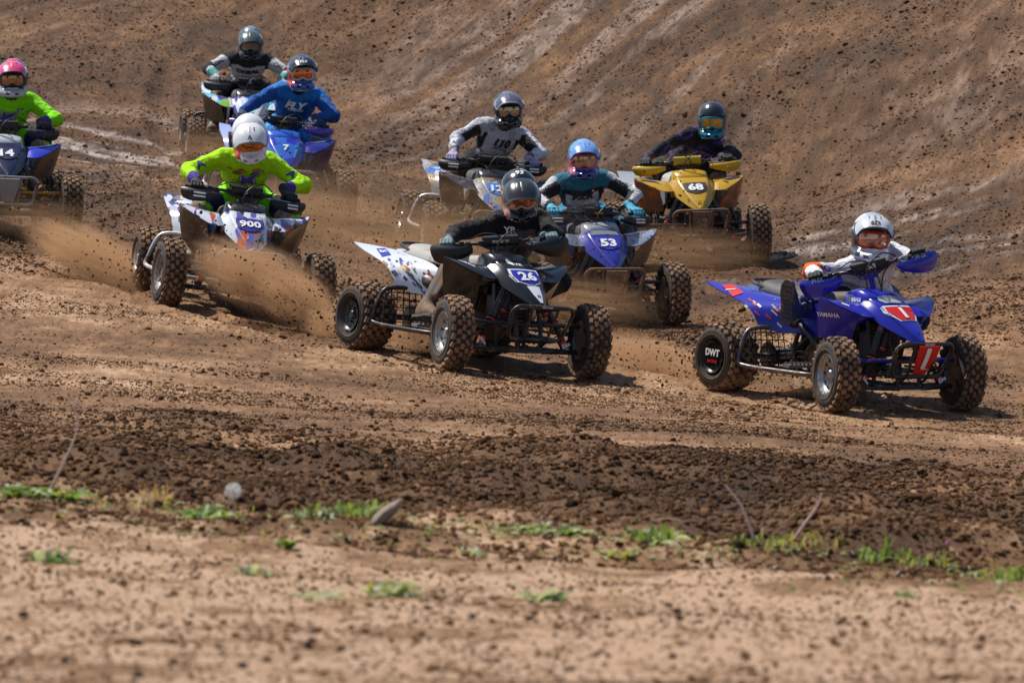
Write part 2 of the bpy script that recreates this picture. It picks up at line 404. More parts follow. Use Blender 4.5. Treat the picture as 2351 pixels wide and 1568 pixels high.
def build_ground():
    # rows: density follows how much the ground is seen
    Ds = np.concatenate([np.linspace(11.9, 78, 3000)])
    zc = base_z(np.zeros_like(Ds), Ds)
    vv = (CAM_Z - zc) / Ds * FPX
    dv = np.abs(np.gradient(vv)) + 0.20
    cum = np.cumsum(dv); cum = (cum - cum[0]) / (cum[-1] - cum[0])
    ys = np.interp(np.linspace(0, 1, 560), cum, Ds)
    ys = np.concatenate([[-60, -20, -5, 3, 6, 8, 9.5, 10.6, 11.4], ys, [79, 81, 84, 88, 95, 110, 140, 200, 300, 500, 900, 1600]])
    tt = np.linspace(-0.122, 0.122, 660)
    side = np.array([0.125, 0.13, 0.14, 0.15, 0.16, 0.2, 0.27, 0.4, 0.7, 1.2, 2.2])
    tt = np.concatenate([-side[::-1], tt, side])
    n, m = len(ys), len(tt)
    Yg = np.repeat(ys[:, None], m, 1); wid = np.maximum(Yg, 9.0) + np.where(Yg < 9, (9 - Yg) * 1.0, 0)
    Xg = wid * tt[None]
    x, y = Xg.ravel(), Yg.ravel()
    z = base_z(x, y); rel = relief(x, y)
    if TIRE:
        for (tx, ty, tz, rad) in TIRE:
            d2 = ((x - tx) ** 2 + (y - ty) ** 2); w = np.exp(-(d2 / rad ** 2) ** 2)
            k = w > 0.01
            z[k] = z[k] * (1 - w[k]) + (tz - 0.004) * w[k]; rel[k] *= (1 - w[k])
    z = z + rel
    V = np.stack([x, y, z], 1)
    i = np.arange(n - 1)[:, None] * m + np.arange(m - 1)[None]
    F = np.stack([i, i + 1, i + m + 1, i + m], -1).reshape(-1, 4)
    me = fast_mesh('ground', V, F)
    # soil colour: how dry (pale) the crust is, and where paler, smoother streaks run
    verge, berm, far = zones(x, y)
    packed = np.clip(1 - verge - berm - far, 0, 1)
    n1 = fbm(x * 0.9 + 3, y * 0.6, 4); n2 = fbm(x * 6, y * 4.5 + 20, 4); n3 = fbm(x * 30, y * 22, 3)
    dry = 1.0 * verge + 0.34 * berm + 0.62 * packed + 0.25 * far
    dry = dry + (n1 - 0.5) * 0.7 + (n2 - 0.5) * (0.5 + 0.6 * verge) + (n3 - 0.5) * 0.35
    h = rel - np.mean(rel); dry = dry - np.clip(h, 0, 0.08) * 2.2 * verge
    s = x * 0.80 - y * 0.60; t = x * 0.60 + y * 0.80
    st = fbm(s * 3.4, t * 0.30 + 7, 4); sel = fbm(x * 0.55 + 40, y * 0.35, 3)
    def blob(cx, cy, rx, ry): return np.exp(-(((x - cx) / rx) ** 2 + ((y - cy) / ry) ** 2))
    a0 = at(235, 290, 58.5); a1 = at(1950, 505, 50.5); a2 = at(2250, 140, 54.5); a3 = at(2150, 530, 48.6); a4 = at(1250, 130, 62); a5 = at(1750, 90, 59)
    streaks = (0.32 * blob(a4.x, a4.y, 2.0, 3.0) + 0.22 * blob(a5.x, a5.y, 1.6, 2.4) + 0.03 * far) * sstep(0.50, 0.62, st) * sstep(0.36, 0.56, sel)
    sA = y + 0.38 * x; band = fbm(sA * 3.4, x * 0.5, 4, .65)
    streaks = streaks + 1.3 * blob(a0.x, a0.y, 1.1, 2.4) * sstep(0.46, 0.60, band)
    streaks = streaks + 0.9 * (blob(a1.x, a1.y, 1.3, 0.9) + blob(a3.x, a3.y, 1.5, 0.6)) * sstep(0.48, 0.62, band) + 0.18 * blob(a2.x, a2.y, 0.9, 1.6) * sstep(0.42, 0.60, n2)
    streaks = np.clip(streaks, 0, 1) * (0.45 + 0.6 * sstep(0.40, 0.60, n3)) * (0.45 + 0.7 * sstep(.38, .6, n2))
    C = np.stack([np.clip(dry, 0, 1), np.clip(streaks, 0, 1), np.clip(far, 0, 1)], 1)
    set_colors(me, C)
    m_, nt, b = new_mat('soil')
    vc = nd(nt, 'ShaderNodeVertexColor', layer_name='Col'); sep = nd(nt, 'ShaderNodeSeparateColor'); nt.links.new(vc.outputs[0], sep.inputs[0])
    tc = nd(nt, 'ShaderNodeTexCoord'); na = noise_node(nt, 26, 5, 0.7, tc.outputs['Object']); nb = noise_node(nt, 55, 6, 0.75, tc.outputs['Object'])
    ad = nd(nt, 'ShaderNodeMath', operation='MULTIPLY_ADD'); nt.links.new(na.outputs[0], ad.inputs[0]); ad.inputs[1].default_value = 0.95; nt.links.new(sep.outputs[0], ad.inputs[2])
    sb = nd(nt, 'ShaderNodeMath', operation='SUBTRACT'); nt.links.new(ad.outputs[0], sb.inputs[0]); sb.inputs[1].default_value = 0.475
    rp = nd(nt, 'ShaderNodeValToRGB'); e = rp.color_ramp.elements
    e[0].position = 0.0; e[0].color = (0.044, 0.022, 0.011, 1); e[1].position = 1.0; e[1].color = (0.62, 0.405, 0.265, 1)
    k = e.new(0.35); k.color = (0.125, 0.061, 0.027, 1); k = e.new(0.62); k.color = (0.255, 0.132, 0.060, 1); k = e.new(0.82); k.color = (0.40, 0.235, 0.125, 1)
    nt.links.new(sb.outputs[0], rp.inputs[0])
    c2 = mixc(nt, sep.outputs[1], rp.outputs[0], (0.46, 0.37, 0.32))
    # tiny pale grit and straw flecks
    vo = nd(nt, 'ShaderNodeTexVoronoi'); vo.inputs['Scale'].default_value = 22; nt.links.new(tc.outputs['Object'], vo.inputs['Vector'])
    fl = ramp(nt, vo.outputs['Distance'], 0.05, 0.11, (1, 1, 1, 1), (0, 0, 0, 1)); sc2 = nd(nt, 'ShaderNodeSeparateColor'); nt.links.new(vo.outputs['Color'], sc2.inputs[0])
    gt = nd(nt, 'ShaderNodeMath', operation='GREATER_THAN'); nt.links.new(sc2.outputs[0], gt.inputs[0]); gt.inputs[1].default_value = 0.86
    fm = nd(nt, 'ShaderNodeMath', operation='MULTIPLY'); nt.links.new(fl.outputs[0], fm.inputs[0]); nt.links.new(gt.outputs[0], fm.inputs[1])
    c3 = mixc(nt, fm.outputs[0], c2, (0.50, 0.41, 0.30)); nt.links.new(c3, b.inputs['Base Color'])
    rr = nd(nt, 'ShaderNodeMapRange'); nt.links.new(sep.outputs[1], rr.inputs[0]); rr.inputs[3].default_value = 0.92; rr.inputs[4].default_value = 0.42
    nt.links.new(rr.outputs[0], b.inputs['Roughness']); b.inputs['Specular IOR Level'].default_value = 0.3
    bp = nd(nt, 'ShaderNodeBump'); bp.inputs['Strength'].default_value = 1.0; bp.inputs['Distance'].default_value = 0.02
    nt.links.new(nb.outputs[0], bp.inputs['Height']); nt.links.new(bp.outputs[0], b.inputs['Normal'])
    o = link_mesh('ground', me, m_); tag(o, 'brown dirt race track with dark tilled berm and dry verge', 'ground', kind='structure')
    return o

# icosahedron for clods
_t = (1 + 5 ** 0.5) / 2
ICO_V = np.array([(-1,_t,0),(1,_t,0),(-1,-_t,0),(1,-_t,0),(0,-1,_t),(0,1,_t),(0,-1,-_t),(0,1,-_t),(_t,0,-1),(_t,0,1),(-_t,0,-1),(-_t,0,1)]) / math.sqrt(1 + _t * _t)
ICO_F = np.array([(0,11,5),(0,5,1),(0,1,7),(0,7,10),(0,10,11),(1,5,9),(5,11,4),(11,10,2),(10,7,6),(7,1,8),(3,9,4),(3,4,2),(3,2,6),(3,6,8),(3,8,9),(4,9,5),(2,4,11),(6,2,10),(8,6,7),(9,8,1)])
_i2 = None
def ico2():
    global _i2
    if _i2 is None:
        V = [tuple(p) for p in ICO_V]; F = []; cache = {}
        def mid(a, b):
            k = (min(a, b), max(a, b))
            if k not in cache:
                p = (np.array(V[a]) + V[b]) / 2; cache[k] = len(V); V.append(tuple(p / np.linalg.norm(p)))
            return cache[k]
        for a, b, c in ICO_F:
            x, y, z = mid(a, b), mid(b, c), mid(c, a); F += [(a, x, z), (b, y, x), (c, z, y), (x, y, z)]
        _i2 = (np.array(V), np.array(F))
    return _i2
def lumps(name, pos, size, material, flat=0.7, fine=False, jag=0.35, stretch=None, tone=None):
    """Many irregular lumps joined in one mesh: soil nobody could count."""
    BV, BF = ico2() if fine else (ICO_V, ICO_F)
    n = len(pos); g = np.random.default_rng(len(pos) + 5)
    q = g.normal(size=(n, 3, 3)); q, _ = np.linalg.qr(q)
    v = BV[None] * (1 + jag * (g.random((n, len(BV), 1)) * 2 - 1))
    v = v * (0.65 + 0.7 * g.random((n, 1, 3)))
    v = np.einsum('nij,nkj->nki', q, v)
    if stretch is not None: v = v + stretch[:, None] * (v @ (stretch / (np.linalg.norm(stretch, axis=1, keepdims=True) + 1e-9))[:, :, None])
    v[:, :, 2] *= flat
    v = v * np.asarray(size)[:, None, None] + np.asarray(pos)[:, None]
    f = BF[None] + (np.arange(n) * len(BV))[:, None, None]
    me = fast_mesh(name, v.reshape(-1, 3), f.reshape(-1, 3), smooth=fine)
    if tone is not None: set_colors(me, np.repeat(tone, len(BV), 0))
    return link_mesh(name, me, material)
# ------------------------------------------------------------------ quad bike: x forward, y left, z up, origin on the ground midway between the axles
FX, RX = 0.635, -0.635
FY, RY = 0.555, 0.49
FR, RR_ = 0.252, 0.232
LIB = {}
def sym(fn, name):
    a = MB(); fn(a); LIB[name + '_l'] = a.mesh(); LIB[name + '_r'] = a.mirror().mesh()

def build_library():
    # --- chassis
    b = MB()
    for s in (1, -1):
        b.tube([(0.74, s * .09, .17), (0.40, s * .11, .15), (-0.20, s * .13, .16), (-.33, s * .14, .30), (-.30, s * .13, .52), (-.55, s * .12, .62), (-.85, s * .11, .64)], .016, 8, smooth=4)
        b.tube([(0.74, s * .09, .17), (0.70, s * .10, .34), (0.56, s * .10, .56), (.38, s * .08, .66), (.10, s * .10, .60), (-.30, s * .13, .52)], .016, 8, smooth=4)
        b.tube([(.50, s * .11, .16), (.50, s * .11, .34), (.56, s * .1, .56)], .014, 8)
        b.tube([(.72, s * .1, .34), (.48, s * .11, .34), (.10, s * .14, .22)], .013, 8)
        b.tube([(-.33, s * .14, .30), (.02, s * .13, .58)], .013, 8)
    for x, z in ((.74, .17), (.70, .34), (.56, .56), (.40, .15), (-.2, .16), (-.85, .64), (-.55, .62)): b.tube([(x, -.11, z), (x, .11, z)], .013, 8)
    b.box((.60, 0, .145), (.36, .24, .012), Matrix.Rotation(R(-6), 3, 'Y')); b.box((.1, 0, .135), (.6, .22, .012))
    LIB['frame'] = b.mesh()
    b = MB()
    b.loft([[(x, w * math.cos(a), z + hh * math.sin(a)) for a in np.linspace(0, 2 * math.pi, 8, endpoint=False)] for x, w, z, hh in ((-.26, .09, .28, .08), (-.2, .15, .28, .12), (0, .17, .27, .13), (.2, .15, .26, .11), (.26, .08, .26, .07))])
    for i in range(8): b.box((.10 - .01 * i, 0, .40 + .02 * i), (.20, .22, .009), Matrix.Rotation(R(-12), 3, 'Y'))
    b.box((.08, 0, .47), (.13, .15, .20)); b.box((.06, 0, .59), (.16, .18, .06))
    for s in (1, -1):
        b.lathe([(.0, .03), (.09, .03), (.10, .02), (.10, -.02)], 20, 'y', (-.06, s * .16, .27)); b.lathe([(.0, .02), (.06, .02), (.065, 0)], 16, 'y', (.12, s * .16, .24))
    LIB['engine'] = b.mesh()
    b = MB(); b.box((.44, 0, .47), (.04, .26, .24), Matrix.Rotation(R(-10), 3, 'Y')); b.box((.50, 0, .59), (.10, .15, .07)); b.box((.36, 0, .42), (.10, .2, .16)); b.box((.05, 0, .56), (.5, .2, .1)); b.box((-.45, 0, .5), (.3, .16, .18)); LIB['radiator'] = b.mesh()
    b = MB()
    for i in range(9): b.box((.468 - (i - 4) * .0042, 0, .47 + (i - 4) * .023), (.008, .24, .006))
    LIB['radiator_fins'] = b.mesh()
    # --- plastics
    def st(x, w, z, fy, fz): return [(x, -fy, fz), (x, -w - .004, z - .012), (x, -w, z), (x, -w * .5, z + .006), (x, 0, z + .008), (x, w * .5, z + .006), (x, w, z), (x, w + .004, z - .012), (x, fy, fz)]
    b = MB(); b.sheet([st(.395, .130, .745, .200, .685), st(.50, .128, .715, .198, .638), st(.60, .110, .662, .168, .580), st(.70, .080, .600, .120, .535), st(.785, .048, .543, .074, .497), st(.855, .014, .490, .022, .470)], 4, 3, .006)
    LIB['hood'] = b.mesh(angle=28)
    def wing(b): b.sheet([[(.22, .15, .655), (.36, .19, .70), (.46, .20, .685), (.555, .18, .628)],
                          [(.25, .24, .69), (.37, .25, .705), (.47, .24, .69), (.575, .225, .628)],
                          [(.29, .35, .715), (.39, .35, .715), (.48, .32, .685), (.575, .262, .630)],
                          [(.325, .485, .742), (.395, .462, .722), (.465, .405, .688), (.555, .300, .638)]], 4, 4, .006)
    sym(wing, 'wing')
    def guard(b): b.sheet([[(.322, .487, .738), (.392, .463, .718), (.462, .406, .684), (.55, .302, .634)],
                           [(.302, .475, .66), (.366, .445, .645), (.43, .38, .625), (.505, .29, .590)],
                           [(.285, .455, .57), (.335, .42, .555), (.385, .35, .545), (.45, .265, .53)],
                           [(.265, .425, .465), (.295, .385, .455), (.335, .31, .445), (.39, .24, .445)]], 4, 4, .006)
    sym(guard, 'guard')
    def rear(b): b.sheet([[(-.20, .20, .44), (-.30, .28, .43), (-.43, .385, .455)],
                          [(-.20, .19, .54), (-.33, .28, .53), (-.475, .398, .535)],
                          [(-.26, .17, .62), (-.41, .28, .61), (-.565, .41, .60)],
                          [(-.46, .16, .655), (-.60, .28, .655), (-.73, .415, .642)],
                          [(-.68, .15, .672), (-.79, .27, .68), (-.885, .412, .675)],
                          [(-.87, .14, .685), (-.95, .26, .70), (-1.035, .40, .712)]], 4, 5, .006)
    sym(rear, 'rear_fender')
    b = MB(); b.sheet([[(-.45, y, .655 + .01 * (1 - (y / .15) ** 2)) for y in (-.155, -.08, 0, .08, .155)], [(-.68, y, .672) for y in (-.15, -.08, 0, .08, .15)], [(-.87, y, .685) for y in (-.14, -.07, 0, .07, .14)], [(-.95, y, .69) for y in (-.08, -.04, 0, .04, .08)]], 3, 3, .006); LIB['tail'] = b.mesh()
    def ringx(x, top, w, bot, wb): return [(x, 0, top), (x, w * .7, top - .01), (x, w, top - .045), (x, wb, bot), (x, 0, bot - .005), (x, -wb, bot), (x, -w, top - .045), (x, -w * .7, top - .01)]
    b = MB(); b.loft([ringx(.10, .735, .05, .68, .05), ringx(.13, .765, .10, .58, .10), ringx(.24, .795, .14, .56, .15), ringx(.35, .80, .155, .58, .16), ringx(.44, .765, .135, .62, .14), ringx(.48, .72, .07, .66, .08)], 4); LIB['tank'] = b.mesh(angle=60)
    b = MB(); b.loft([ringx(.17, .735, .05, .68, .05), ringx(.13, .755, .085, .66, .085), ringx(0, .745, .105, .655, .11), ringx(-.2, .725, .125, .64, .13), ringx(-.42, .728, .145, .64, .15), ringx(-.62, .745, .15, .655, .15), ringx(-.76, .752, .125, .67, .13), ringx(-.81, .735, .07, .69, .07)], 4); LIB['seat'] = b.mesh(angle=70)
    b = MB(); b.tube([(-.66, -.13, .69), (-.80, -.135, .72), (-.88, -.10, .735), (-.90, 0, .74), (-.88, .10, .735), (-.80, .135, .72), (-.66, .13, .69)], .012, 8, smooth=4); LIB['grab_bar'] = b.mesh()
    def side(b): b.sheet([[(-.22, .19, .62), (-.05, .165, .66), (.12, .165, .68), (.30, .17, .68)], [(-.22, .205, .53), (-.05, .18, .54), (.10, .18, .56), (.28, .19, .58)], [(-.19, .20, .44), (-.06, .19, .43), (.04, .185, .47), (.20, .19, .50)]], 4, 4, .006)
    sym(side, 'side')
    # --- exhaust, bumper, nerf bars
    b = MB(); b.tube([(.20, -.10, .48), (.24, -.17, .38), (.05, -.21, .36), (-.12, -.215, .46), (-.22, -.215, .51)], .021, 10, smooth=4); b.tube([(-.20, -.215, .505), (-.24, -.215, .515), (-.62, -.20, .575), (-.68, -.198, .585)], [.03, .052, .056, .035], 14); LIB['exhaust'] = b.mesh()
    b = MB(); W, H = .245, .115; cx, cz = .865, .365; rr = .055; loop = []
    for (sy, sz, a0) in ((1, 1, 0), (-1, 1, 90), (-1, -1, 180), (1, -1, 270)):
        for k in range(5):
            a = R(a0 + k * 22.5); yy = sy * (W - rr) + rr * math.cos(a); zz = sz * (H - rr) + rr * math.sin(a)
            k2 = 1.0 if zz > 0 else 0.90
            loop.append((cx + .05 * (zz / H) - .35 * yy * yy, yy * k2, cz + zz))
    b.tube(loop, .0145, 10, closed=True)
    for s in (1, -1):
        b.tube([(cx + .045, s * .105, cz + H), (cx - .05, s * .09, cz - H)], .0105, 8)
        b.tube([(cx + .04, s * .10, cz + H - .01), (.66, s * .095, .43)], .010, 8); b.tube([(cx - .05, s * .10, cz - H), (.72, s * .09, .18)], .010, 8)
    LIB['bumper'] = b.mesh()
    b = MB(); b.sheet([[(cx + .062 + .002, y, cz + .105) for y in (-.088, 0, .088)], [(cx + .03, y, cz + .02) for y in (-.082, 0, .082)], [(cx - .03, y, cz - .09) for y in (-.052, 0, .052)]], 3, 3, .006); LIB['number_plate'] = b.mesh()
    def nerf(b):
        b.tube([(.33, .13, .20), (.36, .30, .205), (.33, .45, .21), (.22, .525, .21), (-.05, .55, .205), (-.32, .575, .205), (-.40, .570, .24), (-.425, .50, .41), (-.41, .42, .455), (-.36, .28, .455), (-.31, .15, .44)], .0165, 10, smooth=4)
        b.tube([(-.10, .15, .17), (-.10, .55, .205)], .013, 8); b.tube([(.10, .14, .17), (.12, .54, .208)], .013, 8)
    sym(nerf, 'nerf')
    def net(b):
        for k in range(9):
            t = k / 8; b.tube([(-.40 + .50 * t, .17, .185), (-.34 + .44 * t, .54, .205)], .0045, 5)
        for k in range(7):
            t = k / 6; b.tube([(-.38 + .02 * t, .17 + .36 * t, .18 + .02 * t), (.10, .17 + .36 * t, .18 + .02 * t)], .0045, 5)
        for k in range(7):
            t = k / 6; b.tube([(-.345 + .03 * t, .18 + .36 * t, .20), (-.425 + .02 * t, .18 + .30 * t, .44)], .004, 5)
        for k in range(5):
            z = .22 + .05 * k; b.tube([(-.37 - .012 * k, .17, z), (-.40 - .006 * k, .54 - .012 * k * k / 2, z)], .004, 5)
    sym(net, 'net')
    def peg(b):
        b.box((-.02, .33, .235), (.075, .26, .02))
        for k in range(7): b.box((-.055, .22 + .035 * k, .25), (.006, .02, .016)); b.box((.012, .22 + .035 * k, .25), (.006, .02, .016))
    sym(peg, 'peg')
    # --- front suspension
    def arm_u(b):
        b.tube([(.72, .11, .345), (.66, .42, .345)], .0125, 8); b.tube([(.50, .11, .345), (.63, .42, .345)], .0125, 8); b.tube([(.645, .40, .345), (.645, .47, .345)], .016, 8)
    sym(arm_u, 'arm_u')
    def arm_l(b):
        b.tube([(.76, .10, .165), (.66, .44, .165)], .015, 8); b.tube([(.46, .10, .165), (.62, .44, .165)], .015, 8); b.tube([(.70, .25, .165), (.56, .25, .165)], .011, 8); b.tube([(.642, .42, .165), (.642, .49, .17)], .018, 8)
        b.tube([(.60, .07, .30), (.575, .46, .27)], .008, 6)
    sym(arm_l, 'arm_l')
    T = np.array((.585, .135, .585)); Bt = np.array((.655, .345, .185)); ax = Bt - T
    def shock(b): b.tube([T, T + ax * .52], .0225, 12); b.tube([T + ax * .45, Bt], .011, 8); b.tube([T + ax * .86, Bt], .026, 12); b.tube([T + ax * .50, T + ax * .53], .033, 12); b.tube([T - ax * .03, T + ax * .05], .017, 10)
    sym(shock, 'shock')
    def spring(b):
        n = ax / np.linalg.norm(ax); u = np.cross(n, (1, 0, 0)); u /= np.linalg.norm(u); w = np.cross(n, u); pts = []
        for k in range(64): a = k * 2 * math.pi * 7 / 63; pts.append(T + ax * (.53 + .34 * k / 63) + .029 * (math.cos(a) * u + math.sin(a) * w))
        b.tube(pts, .0055, 5)
    sym(spring, 'spring')
    def reserv(b):
        o = np.array((.02, -.052, .0)); b.tube([T + ax * .02 + o, T + ax * .10 + o], .02, 12); b.tube([T + ax * .10 + o, T + ax * .46 + o], .0215, 12)
    sym(reserv, 'reservoir')
    o_ = np.array((.02, -.052, .0))
    sym(lambda b: b.tube([T + ax * .40 + o_, T + ax * .43 + o_], .0235, 12), 'ring_a'); sym(lambda b: b.tube([T + ax * .555, T + ax * .585], .0345, 12), 'ring_b'); sym(lambda b: b.tube([T + ax * .865, T + ax * .92], .0275, 12), 'ring_c')
    def spindle(b): b.tube([(.645, .475, .12), (.645, .478, .27), (.645, .475, .39)], [.024, .03, .02], 8); b.tube([(.635, .45, .25), (.635, .56, .25)], .026, 10); b.box((.70, .475, .26), (.07, .045, .09))
    sym(spindle, 'spindle')
    def disc(b): b.lathe([(.055, .004), (.092, .004), (.092, -.004), (.055, -.004), (.055, .004)], 24, 'y', (.635, .50, .25))
    sym(disc, 'disc')
    # --- rear end
    b = MB()
    for s in (1, -1): b.tube([(-.20, s * .12, .30), (-.45, s * .10, .26), (-.62, s * .09, .232)], .022, 8)
    b.box((-.62, 0, .232), (.10, .22, .10)); b.tube([(-.40, 0, .30), (-.34, 0, .60)], .034, 10); b.lathe([(.02, .005), (.095, .005), (.095, -.005), (.02, -.005)], 24, 'y', (RX, -.12, .232)); b.lathe([(.02, .004), (.10, .004), (.10, -.004), (.02, -.004)], 24, 'y', (RX, .14, .232))
    LIB['swingarm'] = b.mesh()
    b = MB(); b.tube([(RX, -.40, RR_), (RX, .40, RR_)], .021, 10); LIB['axle'] = b.mesh()
    # --- wheels
    def wheel(name, Rr, w, rim, cols, N, bl, lip):
        b = MB(); h = w / 2
        b.lathe([(rim, -h * .86), (rim + .02, -h * 1.0), (rim + (Rr - rim) * .5, -h * 1.05), (Rr - .034, -h * .97), (Rr - .020, -h * .70), (Rr - .014, -h * .3), (Rr - .013, 0), (Rr - .014, h * .3), (Rr - .020, h * .70), (Rr - .034, h * .97), (rim + (Rr - rim) * .5, h * 1.05), (rim + .02, h * 1.0), (rim, h * .86)], 48)
        for s in (-1, 1): b.lathe([(rim + .030, s * h * 1.005), (rim + .036, s * (h * 1.03 + .004)), (rim + .042, s * h * 1.04)], 48)
        LIB[name + '_tyre'] = b.mesh(angle=60)
        b = MB()
        for ci, cy in enumerate(cols):
            edge = abs(cy) / h; r0 = Rr - .018 - (0.016 * max(0, edge - .55) / .45)
            tilt = math.copysign(max(0, edge - .45) * .9, cy)
            for k in range(N):
                a = 2 * math.pi * (k + (.5 if ci % 2 else 0)) / N + .02 * random.uniform(-1, 1)
                M = Matrix.Rotation(-a, 3, 'Y') @ Matrix.Rotation(-tilt, 3, 'X')
                c = Matrix.Rotation(-a, 3, 'Y') @ Vector((0, cy, r0 + .009))
                b.box(c, (bl[0] * random.uniform(.85, 1.1), bl[1] * random.uniform(.9, 1.08), .024), M @ Matrix.Rotation(random.uniform(-.12, .12) + (0.25 if ci % 2 else -.25), 3, 'Z'), taper=.82)
        LIB[name + '_tread'] = mesh_from(b.v, b.f, False)
        b = MB()
        b.lathe([(rim + .004, -h * .9), (rim - .008, -h * .86), (rim - .018, -h * .5), (rim - .022, h * .3), (rim - .010, h * .80), (rim + .006, h * .94), (rim + .012, h * .90), (rim + .010, h * .84)], 40)
        hb = h - lip; b.lathe([(0, hb + .010), (.025, hb + .010), (.03, hb + .004), (.034, hb - .008), (rim * .55, hb - .004), (rim * .62, hb), (rim * .80, hb + .004), (rim * .84, hb + .012), (rim - .006, hb + .022)], 40)
        for k in range(16):
            a = 2 * math.pi * k / 16; b.lathe([(0, .006), (.005, .006), (.005, 0)], 6, 'y', ((rim - .001) * math.cos(a), h * .86, (rim - .001) * math.sin(a)))
        for k in range(4):
            a = 2 * math.pi * (k + .5) / 4; b.lathe([(0, .012), (.008, .012), (.008, 0)], 6, 'y', (.048 * math.cos(a), hb - .004, .048 * math.sin(a)))
        LIB[name + '_rim'] = b.mesh(angle=35)
        b = MB()
        for k in range(9):
            a = 2 * math.pi * k / 9; r = rim * .71
            b.add([(r * math.cos(a) + .018 * math.cos(t) * math.cos(a) - .011 * math.sin(t) * math.sin(a), hb + .0045, r * math.sin(a) + .018 * math.cos(t) * math.sin(a) + .011 * math.sin(t) * math.cos(a)) for t in np.linspace(0, 2 * math.pi, 10, endpoint=False)], [tuple(range(9, -1, -1))])
        LIB[name + '_holes'] = b.mesh()
    wheel('front', FR, .165, .13, (-.066, -.033, 0, .033, .066), 24, (.044, .029), .040)
    wheel('rear', RR_, .25, .118, (-.106, -.071, -.0355, 0, .0355, .071, .106), 22, (.045, .031), .022)
    # --- steering (own frame: origin at the bar clamp)
    b = MB(); b.tube([(.10, 0, -.27), (0, 0, 0)], .02, 10); b.box((.0, 0, -.01), (.06, .10, .035)); b.tube([(0, -.03, 0), (.0, -.03, .035)], .012, 8); b.tube([(0, .03, 0), (.0, .03, .035)], .012, 8); LIB['stem'] = b.mesh()
    b = MB(); b.tube([(-.085, -.425, .032), (-.045, -.25, .042), (.0, -.155, .045), (.008, -.075, .012), (.01, 0, .008), (.008, .075, .012), (.0, .155, .045), (-.045, .25, .042), (-.085, .425, .032)], .0125, 10, smooth=4); b.tube([(.0, -.15, .055), (.01, 0, .062), (0, .15, .055)], .009, 8, smooth=4); LIB['bar'] = b.mesh()
    b = MB(); b.loft([[(.014 + .028 * math.cos(a), y, .060 + .037 * math.sin(a)) for a in np.linspace(0, 2 * math.pi, 8, endpoint=False)] for y in (-.118, -.112, 0, .112, .118)], 2); LIB['pad'] = b.mesh(angle=50)
    def grip(b): b.tube([(-.053, .285, .0395), (-.087, .432, .0325)], .017, 12); b.tube([(-.088, .432, .0325), (-.09, .440, .0325)], .021, 12)
    sym(grip, 'grip')
    def lever(b_):
        b = MB(); b.box((-.035, .215, .07), (.04, .045, .035)); b.tube([(-.01, .22, .065), (.03, .27, .06), (.01, .37, .05)], .006, 6, smooth=3); b.box((-.05, .262, .07), (.038, .034, .042))
        b_.add([(p[0], p[1], p[2] - .03) for p in b.v], b.f)
    sym(lever, 'lever')
    def hg(b_):
        b = MB(); b.sheet([[(.015, .195, .020), (.045, .24, .000), (.045, .33, -.030), (.000, .41, -.040), (-.040, .455, -.022)],
                        [(.025, .195, .035), (.062, .245, .025), (.068, .33, .008), (.025, .42, .008), (-.035, .475, .020)],
                        [(.025, .195, .048), (.060, .245, .048), (.064, .33, .046), (.018, .43, .054), (-.045, .480, .058)],
                        [(.012, .195, .058), (.045, .24, .066), (.045, .33, .072), (-.005, .43, .082), (-.055, .470, .078)]], 3, 4, .005)
        b_.add([(p[0] * .9, p[1], (p[2] - .015) * HGK[0] - .018) for p in b.v], b.f)
    HGK = [.74]; sym(hg, 'hg'); HGK[0] = 1.05; sym(hg, 'hgbig')
    b = MB(); b.tube([(.0, -.20, .08), (.05, -.10, .12), (.10, .02, .06), (.11, .05, -.20)], .005, 6, smooth=5); b.tube([(.0, .20, .08), (.06, .10, .13), (.12, -.03, .05), (.12, -.06, -.20)], .005, 6, smooth=5); b.tube([(-.02, .22, .07), (.05, .08, -.02), (.10, .03, -.22)], .0055, 6, smooth=5); LIB['cables'] = b.mesh()

CLAMP = Vector((.255, 0, .815)); AXIS = Vector((-.36, 0, .93)).normalized()
def steer_matrix(deg): return Matrix.Translation(CLAMP) @ Matrix.Rotation(R(deg), 4, AXIS)

def quad_matrix(q):
    u, v, D = q['p']; P = at(u, v, D); th = R(q['th'])
    h = Vector((math.sin(th), -math.cos(th), 0)); l = Vector((math.cos(th), math.sin(th), 0))
    o = P - h * FX
    def gz(a, b_):
        p = o + h * a + l * b_; return float(base_z(p.x, p.y))
    zs = {(i, j): gz(a, b_) for i, a in ((0, FX), (1, RX)) for j, b_ in ((0, .5), (1, -.5))}
    pitch = ((zs[0, 0] + zs[0, 1]) - (zs[1, 0] + zs[1, 1])) / 2 / (FX - RX)
    roll = ((zs[0, 0] + zs[1, 0]) - (zs[0, 1] + zs[1, 1])) / 2 + math.tan(R(q['roll']))
    z0 = sum(zs.values()) / 4
    X = (h + Vector((0, 0, pitch))).normalized(); Y = (l + Vector((0, 0, roll))); Z = X.cross(Y).normalized(); Y = Z.cross(X)
    M = Matrix(((X.x, Y.x, Z.x, o.x), (X.y, Y.y, Z.y, o.y), (X.z, Y.z, Z.z, z0), (0, 0, 0, 1)))
    return M

